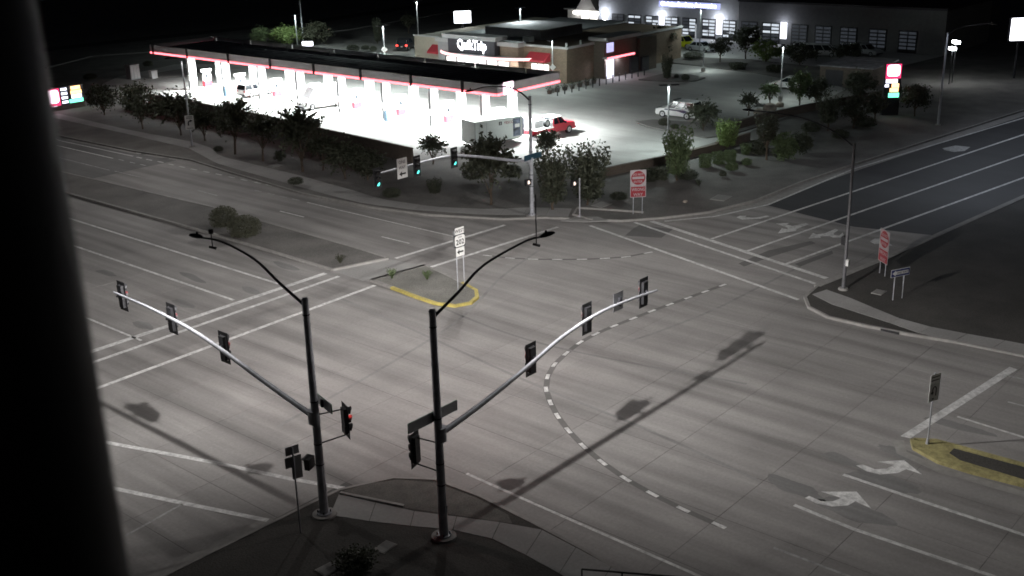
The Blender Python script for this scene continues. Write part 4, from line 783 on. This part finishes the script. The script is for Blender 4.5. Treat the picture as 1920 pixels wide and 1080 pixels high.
def car(name, label, cat, loc, rz, L, W, H, style, paint, r=.34, tail=False, z=.15, group=None):
    p = thing(name, label, cat, (*loc, z), rz, group); bz = {'sedan': .63, 'suv': .60, 'van': .55, 'pickup': .6}[style]*H
    hood = {'sedan': .88, 'suv': .95, 'van': .9, 'pickup': .97}[style]*bz
    gb = {'sedan': (-.36, .24, -.20, .05), 'suv': (-.485, .22, -.43, .06), 'van': (-.49, .36, -.48, .2), 'pickup': (-.08, .2, -.05, .09)}[style]
    prof = [(-L/2+.06, .28), (-L/2, .42), (-L/2, bz*.8), (-L/2+.08, bz*.97), (gb[0]*L, bz), (gb[1]*L, bz), (L/2-.35, hood*.92), (L/2-.05, hood*.78), (L/2, .48), (L/2-.08, .28)]
    body = loft_y(prof, W).build('body', paint, p, 35)
    a, b_, c_, d_ = [q*L for q in gb]; w0, w1 = W/2-.06, W/2-.2
    MB().add([(a, -w0, bz), (b_, -w0, bz), (b_, w0, bz), (a, w0, bz), (c_, -w1, H-.06), (d_, -w1, H-.06), (d_, w1, H-.06), (c_, w1, H-.06)], [(0, 1, 5, 4), (1, 2, 6, 5), (2, 3, 7, 6), (3, 0, 4, 7), (4, 5, 6, 7)]).build('windows', m_glass, p)
    MB().box(((c_+d_)/2, 0, H-.03), (d_-c_+.12, 2*w1+.08, .07)).build('roof', paint, p)
    for s_ in (-1, 1):
        for t_ in ([0, .38, .7, 1] if style in ('suv', 'van') else [0, .5, 1]):
            x0 = a+(b_-a)*t_; x1 = c_+(d_-c_)*t_; MB().tube([(x0, s_*(w0+.005), bz-.02), (x1, s_*(w1+.005), H-.05)], .045, 6).build('pillar', paint, p)
        MB().box((L/2-.12, s_*(W/2-.28), hood*.80), (.2, .36, .14)).build('headlight', m_headl, p); MB().box((-L/2+.03, s_*(W/2-.2), bz*.84), (.12, .3, .2)).build('taillight', m_tail if tail else m_tailoff, p)
        MB().box((b_-.15, s_*(W/2+.06), bz+.06), (.14, .16, .12)).build('mirror', paint, p)
    for x in (-L*.3, L*.31):
        for s_ in (-1, 1): wheel(p, x, s_*(W/2-.09), r)
    MB().box((L/2-.02, 0, .40), (.1, W*.86, .18)).build('bumper', m_dark, p); MB().box((-L/2+.02, 0, .40), (.1, W*.86, .18)).build('bumper', m_dark, p); MB().box((-L/2-.01, 0, .72), (.02, .3, .15)).build('licence_plate', m_sw, p)
    return p
wht, sil, blk = car_paint('white_paint', (.72, .72, .72)), car_paint('silver_paint', (.5, .52, .54), .5), car_paint('black_paint', (.012, .012, .014))
redp = car_paint('red_paint', (.42, .012, .03)); yelp = car_paint('yellow_paint', (.62, .66, .02))
po = car('police_car', 'white police suv with a dark side stripe parked by the lot island', 'car', (102.3, 64.6), R_(92), 4.9, 1.98, 1.85, 'suv', wht, .38)
m_pstr = M('navy_stripe', (.03, .02, .07), .4)
for s_ in (-1, 1):
    MB().poly3([(-1.7, .86), (-1.2, .98), (1.2, 1.0), (1.3, .86), (-.3, .82), (-1.1, .66)], s_*.998).build('side_stripe', m_pstr, po); lt = MB(); V, Fc, w_ = text_geo('POLICE'); lt.add([(s_*(.0-a*.3*-1)-.5*s_, s_*1.002, .9+b*.0+.18*b) for a, b in V], Fc)
MB().box((.3, 0, 1.9), (.3, 1.2, .12)).build('light_bar', m_dark, po); MB().box((2.5, 0, .62), (.14, 1.3, .55)).build('push_bar', m_dark, po)
car('parked_car', 'white car half hidden by a shrubby tree at the right of the lot', 'car', (124.6, 63.2), R_(100), 4.6, 1.85, 1.5, 'sedan', wht)
car('parked_car', 'dark suv with lit red tail lamps beside the cream store wall', 'car', (126.2, 131.), R_(30), 4.7, 1.9, 1.8, 'suv', blk, .37, True)
car('parked_car', 'silver sedan before the auto shop doors', 'car', (147.6, 89.6), R_(-100), 4.8, 1.85, 1.45, 'sedan', sil, z=.16)
car('parked_car', 'bright yellow suv beside the silver sedan before the auto shop', 'car', (149.5, 93.8), R_(-100), 4.3, 1.9, 1.85, 'suv', yelp, .4, z=.16)
car('parked_car', 'white van behind shrubs right of the auto shop doors', 'car', (151.5, 72.2), R_(-70), 4.9, 1.95, 1.75, 'van', wht, z=.16)
car('parked_car', 'pale car left of the white van behind shrubs', 'car', (153.6, 76.2), R_(-70), 4.6, 1.85, 1.5, 'sedan', wht, z=.16)
car('parked_car', 'dim car with a pale roof left of the tall price sign', 'car', (155.8, 67.5), R_(-100), 4.7, 1.85, 1.6, 'suv', sil, z=.16)
car('parked_car', 'dim grey car behind the trash enclosure', 'car', (143.5, 62.), R_(-60), 4.6, 1.85, 1.5, 'sedan', sil, z=.16)
car('parked_car', 'white suv fuelling between the second and third islands', 'car', (85.6, 116.3), R_(0), 4.6, 1.9, 1.65, 'suv', wht)
vn = car('parked_van', 'white work van fuelling at the middle of the canopy', 'van', (84.6, 102.6), R_(170), 5.6, 2., 2.5, 'van', wht, .38)
for ch in vn.children:
    if ch.name.startswith('windows'): ch.data.materials[0] = M('pale_tinted_panel', (.55, .57, .6), .3)
# red flatbed pickup
pk = thing('pickup_truck', 'red pickup with a white flatbed and a wheel standing behind the cab', 'pickup truck', (87.2, 70.4, .15), R_(-3))
loft_y([(-.4, .42), (-.4, 1.15), (-.2, 1.22), (1.5, 1.22), (2.75, 1.12), (2.95, .95), (3., .5), (2.9, .38)], 1.95).build('cab', redp, pk, 35)
MB().add([(-.3, -.9, 1.2), (1.5, -.9, 1.2), (1.5, .9, 1.2), (-.3, .9, 1.2), (-.2, -.75, 1.84), (.9, -.75, 1.84), (.9, .75, 1.84), (-.2, .75, 1.84)], [(0, 1, 5, 4), (1, 2, 6, 5), (2, 3, 7, 6), (3, 0, 4, 7)]).build('windows', m_glass, pk)
MB().box((.35, 0, 1.87), (1.25, 1.6, .08)).build('roof', wht, pk)
for s_ in (-1, 1):
    for a, b in [((-.3, 1.2), (-.2, 1.84)), ((.55, 1.2), (.4, 1.84)), ((1.5, 1.2), (.9, 1.84))]: MB().tube([(a[0], s_*.91, a[1]), (b[0], s_*.76, b[1])], .05, 6).build('pillar', redp, pk)
    MB().box((2.85, s_*.7, .86), (.2, .36, .18)).build('headlight', m_headl, pk); MB().box((-3.02, s_*.8, .62), (.06, .3, .16)).build('taillight', m_tailoff, pk); MB().box((1.3, s_*1.08, 1.28), (.14, .2, .18)).build('mirror', m_dark, pk)
    MB().box((-1.7, s_*.98, .83), (2.5, .05, .3)).build('deck_skirt', redp, pk)
    for x in (1.95, -1.55): wheel(pk, x, s_*.88, .41, .26)
MB().box((-1.72, 0, 1.0), (2.6, 2.05, .1)).build('flatbed_deck', wht, pk); MB().box((-1.6, 0, .62), (2.6, .9, .25)).build('chassis', m_dark, pk); MB().box((-.55, 0, 1.35), (.1, 1.9, .7)).build('headboard', wht, pk)
MB().box((-2.98, 0, .72), (.1, 2.0, .36)).build('tailboard', redp, pk); MB().tube([(-1.05, -.75, 1.46), (-1.05, -.5, 1.46)], .4, 18).build('spare_wheel', m_tyre, pk, 40); MB().disc((-1.05, -.755, 1.46), (0, -1, 0), .25, 14).build('spare_rim', m_rim, pk)
MB().box((-1.6, .35, 1.4), (1.4, 1., .7)).build('tool_box', wht, pk); MB().box((3., 0, .5), (.12, 1.9, .25)).build('bumper', m_dark, pk)
# box trailer
tr = thing('box_trailer', 'white box trailer with printed panels beside the red pickup', 'trailer', (81.1, 72.7, .15), R_(-15))
m_trw = M('trailer_skin', (.62, .66, .64), .4, var=.05)
MB().box((0, 0, 1.45), (5.4, 2.4, 2.1)).build('box', m_trw, tr); MB().box((0, 0, 2.53), (5.46, 2.46, .07)).build('roof', m_trw, tr); MB().box((0, 0, .35), (5.2, 2.1, .12)).build('frame', m_dark, tr)
for x in (-2.71, 2.71):
    for y in (-1.2, 1.2): MB().box((x, y, 1.45), (.06, .08, 2.1)).build('corner_trim', m_alu, tr)
for x in (-.4, .45):
    for s_ in (-1, 1): wheel(tr, x, s_*1.06, .34)
MB().box((3.0, 0, .42), (.7, .12, .1)).build('hitch', m_dark, tr)
MB().text('YESCO', 1.2, 2.1, .36, -1.206, 1.2).build('lettering', m_sr, tr); MB().box((.22, -1.206, 2.1), (.34, .008, .34)).build('logo_mark', m_sk, tr)
MB().text('S', .22, 2.1, .3, -1.2115).build('logo_letter', m_sw, tr)
pn = MB().box((2.15, -1.206, 1.5), (.9, .008, 1.75)).build('picture_panel', M('picture_print', (.10, .12, .17), .5, var=.9, scale=2.2), tr); MB().box((2.2, -1.213, 1.65), (.55, .004, .35)).build('picture_patch', m_sw, pn)
MB().box((2.9, -1.0, 1.45), (.5, .06, 1.75)).build('front_panel', M('panel_grey_violet', (.3, .3, .36), .5), tr)
for x in (-2.2, -1.4): MB().box((x, -1.203, 1.45), (.03, .005, 2.)).build('panel_seam', m_alu, tr)

# ------------------------------------------------------------------ trees and shrubs
def leaves(n, pos, size, elong=1.6):
    d = rng.normal(size=(n, 3)); d /= np.linalg.norm(d, axis=1)[:, None]; u = rng.normal(size=(n, 3)); u -= d*(u*d).sum(1)[:, None]; u /= np.linalg.norm(u, axis=1)[:, None]
    s_ = size*rng.uniform(.6, 1.4, (n, 1)); a, b = d*s_*elong/2, u*s_/2
    v = np.stack([pos-a, pos+b, pos+a, pos-b], 1).reshape(-1, 3); return v, np.arange(4*n).reshape(n, 4)
def lmesh(name, parts):
    V = np.concatenate([p[0] for p in parts]); o = 0; F_ = []
    for v_, f_ in parts: F_.append(f_+o); o += len(v_)
    F_ = np.concatenate(F_); me = bpy.data.meshes.new(name); me.vertices.add(len(V)); me.vertices.foreach_set('co', V.ravel()); me.loops.add(F_.size); me.loops.foreach_set('vertex_index', F_.ravel())
    me.polygons.add(len(F_)); me.polygons.foreach_set('loop_start', np.arange(0, F_.size, 4)); me.update(calc_edges=True); return me
def crown(kind, seed):
    global rng
    rng = np.random.default_rng(seed); P = []
    if kind == 'bushy':
        k = 46; c = rng.normal(size=(k, 3)); c /= np.linalg.norm(c, axis=1)[:, None]; c *= rng.uniform(.25, .92, (k, 1))**.6; c[:, 2] = c[:, 2]*.95
        for q in c: n = int(rng.uniform(25, 75)); P.append(leaves(n, q+rng.normal(size=(n, 3))*rng.uniform(.08, .17), .085))
        P.append(leaves(500, rng.normal(size=(500, 3))*.36, .09))
    elif kind == 'feather':                      # thin drooping sprays with gaps
        k = 95
        for _ in range(k):
            d = rng.normal(size=3); d[2] = abs(d[2])*.9-.35; d /= np.linalg.norm(d); L = rng.uniform(.6, 1.12); n = 26; t_ = np.linspace(.25, 1, n)[:, None]
            pos = d*t_*L; pos[:, 2] -= (t_[:, 0]**2)*.22*rng.uniform(0, 1); P.append(leaves(n, pos+rng.normal(size=(n, 3))*.035*(1.25-t_), .07, 2.4))
        P.append(leaves(500, rng.normal(size=(500, 3))*.33, .08))
    elif kind == 'upright':                      # many upright shoots, loose top edge
        for _ in range(120):
            a = rng.uniform(0, 2*math.pi); s_ = rng.uniform(0, .5); b = np.array([math.cos(a)*s_, math.sin(a)*s_, -1.]); e = np.array([math.cos(a)*(s_*1.5+.15), math.sin(a)*(s_*1.5+.15), rng.uniform(.3, 1.1)]); n = 24; t_ = np.linspace(.05, 1, n)[:, None]
            P.append(leaves(n, b+(e-b)*t_+rng.normal(size=(n, 3))*.05, .075, 2.))
    elif kind == 'box':
        n = 1900; q = rng.uniform(-1, 1, (n, 3)); ax_ = rng.integers(0, 3, n); q[np.arange(n), ax_] = np.sign(q[np.arange(n), ax_])*rng.uniform(.82, 1.03, n); q[:, :2] *= (.84+.16*(q[:, 2:]+1)/2); P.append(leaves(n, q, .12)); P.append(leaves(400, rng.uniform(-.8, .8, (400, 3)), .16))
    elif kind == 'tuft':
        for _ in range(70):
            a = rng.uniform(0, 2*math.pi); s_ = rng.uniform(.1, .9); e = np.array([math.cos(a)*s_, math.sin(a)*s_, rng.uniform(.3, 1.)]); n = 10; t_ = np.linspace(0, 1, n)[:, None]
            pos = np.array([0, 0, -1.])+(e+np.array([0, 0, 1.]))*t_; P.append(leaves(n, pos+rng.normal(size=(n, 3))*.02, .09, 3.))
    elif kind == 'round':
        n = 3000; q = rng.normal(size=(n, 3)); q /= np.linalg.norm(q, axis=1)[:, None]; q *= (rng.uniform(.55, 1.02, (n, 1))); q[:, 2] = np.where(q[:, 2] < -.55, -.55, q[:, 2]); P.append(leaves(n, q, .065, 2.2))
    return lmesh('foliage', P)
PROTO = {k: [crown(k, 100+7*i+sum(map(ord, k))) for i in range(n)] for k, n in [('bushy', 4), ('feather', 3), ('upright', 3), ('box', 2), ('tuft', 2), ('round', 2)]}
_pm = {}
def fol(kind, mat):
    i = random.randrange(len(PROTO[kind])); k = (kind, i, mat.name)
    if k not in _pm: me = PROTO[kind][i].copy(); me.materials.append(mat); _pm[k] = me
    return _pm[k]
def tree(label, base, h, w, kind, mat, trunk=.3, z=.13, name='tree'):
    p = thing(name, label, 'tree', (*base, z), random.uniform(0, 6.28)); ch = h*(1-trunk)/2; cz = h-ch
    b = MB(); lean = random.uniform(-.12, .12)*h*.3; b.tube([(0, 0, 0), (lean*.4, .05, h*trunk*.6), (lean, 0, cz-.1*ch), (lean*1.2, .05, cz+.5*ch)], [.04+.014*h, .03+.011*h, .02+.007*h, .02], 8)
    for i in range(6):
        a = 2.1*i+random.uniform(0, .6); s_ = random.uniform(.5, .85); z0 = h*trunk*random.uniform(.55, 1.05); b.tube([(lean*.7, 0, z0), (lean+math.cos(a)*w*.2*s_, math.sin(a)*w*.2*s_, z0+ch*.6), (lean+math.cos(a)*w*.46*s_, math.sin(a)*w*.46*s_, z0+ch*1.15)], [.02+.007*h, .025, .012], 6)
    b.build('trunk', m_wood, p, 60); o = obj('crown', fol(kind, mat), None, p); o.location = (lean, 0, cz); o.scale = (w/2, w/2*random.uniform(.9, 1.1), ch*1.02); o.rotation_euler = (0, 0, random.uniform(0, 6.28))
    return p
def shrub(label, base, h, w, kind, mat, z=.13, name='shrub'):
    o = obj(name, fol(kind, mat), None); o.location = (*base, z+h*.5); o.scale = (w/2, w/2, h/2); o.rotation_euler = (0, 0, random.uniform(0, 6.28)); return tag(o, label, 'shrub')
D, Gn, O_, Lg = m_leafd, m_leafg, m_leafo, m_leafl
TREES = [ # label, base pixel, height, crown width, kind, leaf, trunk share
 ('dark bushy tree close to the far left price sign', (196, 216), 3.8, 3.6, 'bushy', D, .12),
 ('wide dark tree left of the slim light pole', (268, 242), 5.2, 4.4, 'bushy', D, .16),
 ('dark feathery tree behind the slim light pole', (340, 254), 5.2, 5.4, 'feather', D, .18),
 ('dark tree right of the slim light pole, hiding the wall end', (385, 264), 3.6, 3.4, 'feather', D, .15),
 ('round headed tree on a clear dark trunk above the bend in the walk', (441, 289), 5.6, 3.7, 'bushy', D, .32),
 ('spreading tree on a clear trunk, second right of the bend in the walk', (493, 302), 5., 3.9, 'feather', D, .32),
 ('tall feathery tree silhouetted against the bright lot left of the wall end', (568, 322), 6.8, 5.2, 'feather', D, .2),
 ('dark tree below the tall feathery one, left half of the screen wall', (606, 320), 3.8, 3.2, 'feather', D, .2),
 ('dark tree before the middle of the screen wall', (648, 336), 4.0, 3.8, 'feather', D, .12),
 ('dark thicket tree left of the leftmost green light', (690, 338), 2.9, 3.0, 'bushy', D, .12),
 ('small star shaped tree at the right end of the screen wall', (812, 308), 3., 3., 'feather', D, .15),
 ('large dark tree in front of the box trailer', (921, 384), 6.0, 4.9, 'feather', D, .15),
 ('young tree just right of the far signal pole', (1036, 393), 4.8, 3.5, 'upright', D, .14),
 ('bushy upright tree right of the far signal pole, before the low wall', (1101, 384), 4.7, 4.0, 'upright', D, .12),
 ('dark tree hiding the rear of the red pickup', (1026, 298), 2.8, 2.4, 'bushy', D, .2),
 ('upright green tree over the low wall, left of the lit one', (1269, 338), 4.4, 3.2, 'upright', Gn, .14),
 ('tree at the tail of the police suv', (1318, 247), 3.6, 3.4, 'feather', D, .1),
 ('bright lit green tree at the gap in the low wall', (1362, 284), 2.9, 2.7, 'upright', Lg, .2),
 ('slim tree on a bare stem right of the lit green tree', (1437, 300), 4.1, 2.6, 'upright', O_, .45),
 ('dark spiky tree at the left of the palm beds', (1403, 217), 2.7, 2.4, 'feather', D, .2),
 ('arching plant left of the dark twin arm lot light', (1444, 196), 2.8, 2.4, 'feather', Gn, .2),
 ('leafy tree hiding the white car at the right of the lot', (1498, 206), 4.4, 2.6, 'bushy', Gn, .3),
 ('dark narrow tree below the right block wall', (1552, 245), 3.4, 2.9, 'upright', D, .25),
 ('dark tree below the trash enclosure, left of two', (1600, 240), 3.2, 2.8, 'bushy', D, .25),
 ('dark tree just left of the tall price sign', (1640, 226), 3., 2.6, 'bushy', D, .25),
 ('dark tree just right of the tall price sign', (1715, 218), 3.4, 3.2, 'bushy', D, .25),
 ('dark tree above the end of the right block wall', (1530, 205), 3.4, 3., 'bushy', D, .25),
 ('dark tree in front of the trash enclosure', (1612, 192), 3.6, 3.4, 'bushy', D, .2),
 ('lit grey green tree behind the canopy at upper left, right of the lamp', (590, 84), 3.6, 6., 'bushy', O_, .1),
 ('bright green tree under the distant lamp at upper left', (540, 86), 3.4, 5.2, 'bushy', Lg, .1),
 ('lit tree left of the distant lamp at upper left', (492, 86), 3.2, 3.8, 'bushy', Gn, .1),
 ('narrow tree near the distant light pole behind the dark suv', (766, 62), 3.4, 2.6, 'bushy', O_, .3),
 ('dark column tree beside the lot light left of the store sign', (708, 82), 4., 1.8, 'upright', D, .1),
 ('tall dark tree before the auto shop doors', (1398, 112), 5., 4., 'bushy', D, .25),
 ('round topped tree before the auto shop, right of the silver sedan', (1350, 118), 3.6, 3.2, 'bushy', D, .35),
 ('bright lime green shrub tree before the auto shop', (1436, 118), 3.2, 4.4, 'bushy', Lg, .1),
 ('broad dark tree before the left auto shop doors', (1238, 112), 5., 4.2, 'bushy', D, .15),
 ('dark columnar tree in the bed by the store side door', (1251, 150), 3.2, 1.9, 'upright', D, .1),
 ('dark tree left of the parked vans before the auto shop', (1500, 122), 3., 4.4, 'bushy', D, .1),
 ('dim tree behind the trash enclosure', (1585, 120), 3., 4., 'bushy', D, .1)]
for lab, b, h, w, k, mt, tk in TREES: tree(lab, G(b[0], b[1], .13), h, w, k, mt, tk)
SH = [('left round bush of the pair in the median', (422, 431), 1.85, 2.2, 'round', O_), ('right round bush of the pair in the median', (461, 449), 1.8, 2.5, 'round', O_),
 ('small tuft at the near end of the median', (638, 493), .6, .9, 'tuft', O_), ('left grass tuft in the median nose', (735, 522), .7, .9, 'tuft', Gn), ('right grass tuft in the median nose', (801, 524), .65, .9, 'tuft', Gn),
 ('clipped shrub right of the facing wrong way sign', (1215, 339), 1., 1.1, 'box', D), ('second clipped shrub right of the facing wrong way sign', (1240, 336), 1., 1.1, 'box', D),
 ('clipped green shrub, left of three under the low wall', (1322, 313), 1.1, .98, 'box', Gn), ('clipped green shrub, middle of three under the low wall', (1347, 307), 1.05, .98, 'box', Gn), ('clipped green shrub, right of three under the low wall', (1369, 303), 1., .98, 'box', Gn),
 ('square dark shrub below the slim bare stemmed tree', (1424, 288), 1.2, 1.3, 'box', D), ('loose shrub beside the pale lid under the low wall end', (1398, 290), 1.1, 1.4, 'upright', Gn),
 ('small round shrub in front of the clipped row', (1372, 322), .9, 1.2, 'round', Gn), ('smaller round shrub right in front of the clipped row', (1400, 311), .7, 1., 'round', Gn), ('tiny dark shrub in the open gravel', (1355, 332), .6, .7, 'round', D), ('tiny dark shrub at the edge of the pale gravel', (1310, 348), .6, .8, 'tuft', D),
 ('low dark mound between the upright tree and the pale gravel', (1286, 337), .9, 2.2, 'round', D), ('big leafy shrub right of the slim tree', (1470, 300), 2.6, 2.4, 'bushy', Gn), ('dark shrub right beside the big leafy shrub', (1500, 290), 2.2, 2.2, 'bushy', D), ('wide dark bush in front of the tall price sign', (1620, 240), 1.2, 2.6, 'round', D),
 ('small bush at the road edge beside the upper walk', (555, 347), .7, 1.4, 'round', D), ('small bush under the round headed tree', (410, 285), .6, 1., 'round', D), ('low bush under the spreading tree', (525, 303), 1.1, 1.2, 'bushy', D),
 ('dark shrub at the bottom edge of the near corner', (668, 1072), 1.0, 1.6, 'bushy', D), ('dark low bush behind the facing wrong way sign', (1160, 376), .7, 1.5, 'round', D), ('dark bush left of the far lit hand', (962, 336), 1.3, 1.7, 'round', D), ('dark bush behind the large tree by the trailer', (888, 340), 1.5, 2., 'round', D),
 ('low bush between the green lights', (815, 362), 1.2, 1.6, 'upright', D), ('low bush by the leftmost green light', (735, 372), .9, 1.6, 'round', D),
 ('round shrub before the police suv', (1245, 237), .9, 1.3, 'round', O_), ('small grey shrub beside the lot pole island', (1265, 243), .6, .9, 'round', O_), ('dark shrub in the bed by the store side door', (1285, 152), .9, 1.1, 'round', D), ('small shrub in the bed by the store side door', (1268, 147), .6, .7, 'round', D),
 ('dark box shrub on the planting strip before the auto shop', (1383, 131), .9, 1.8, 'box', D), ('dark box shrub right on the planting strip by the twin arm light', (1452, 136), .9, 1.8, 'box', D), ('dark hedge mass left of the planting strip', (1300, 112), 1.2, 3., 'round', D),
 ('dark clump by the dark suv at the store left', (662, 98), 1.2, 2.2, 'round', D), ('second dark clump by the dark suv', (685, 95), .9, 1.4, 'round', D), ('third dark clump by the dark suv', (700, 97), .9, 1.2, 'round', D), ('dark bush behind the tall grey cabinet', (278, 126), 1., 1.6, 'round', D), ('dark bush in the far left dirt', (170, 150), .9, 2., 'round', D),
 ('low shrub in front of the dark right wall', (1575, 262), 1., 1.8, 'round', D), ('rounded bush under the right block wall', (1520, 250), 1.2, 2., 'round', D)]
for lab, b, h, w, k, mt in SH: shrub(lab, G(b[0], b[1], .13), h, w, k, mt)
for i, (px, py, s_, lab) in enumerate([(1443, 206, .9, 'largest pale boulder at the foot of the twin arm lot light'), (1422, 212, .6, 'pale boulder left of the largest one by the twin arm light'), (1462, 200, .6, 'pale boulder right of the twin arm light foot'), (1285, 379, .25, 'small pale stone in the gravel below the shrubs')]):
    v_ = []; f_ = []; n = 8
    b = MB()
    for j, (zz_, rr_) in enumerate([(0, .9), (.35, 1.), (.7, .7), (.85, .2)]): v_ += [(math.cos(2*math.pi*k/n)*rr_*random.uniform(.8, 1.15), math.sin(2*math.pi*k/n)*rr_*random.uniform(.7, 1.), zz_*random.uniform(.9, 1.1)) for k in range(n)]
    f_ = [(r*n+k, r*n+(k+1) % n, (r+1)*n+(k+1) % n, (r+1)*n+k) for r in range(3) for k in range(n)]+[tuple(range(3*n, 4*n))]
    o = b.add([(x*s_, y*s_, z*s_) for x, y, z in v_], f_).build('boulder', m_rock, None, 30); o.location = (*G(px, py, .13), .12); tag(o, lab, 'rock')
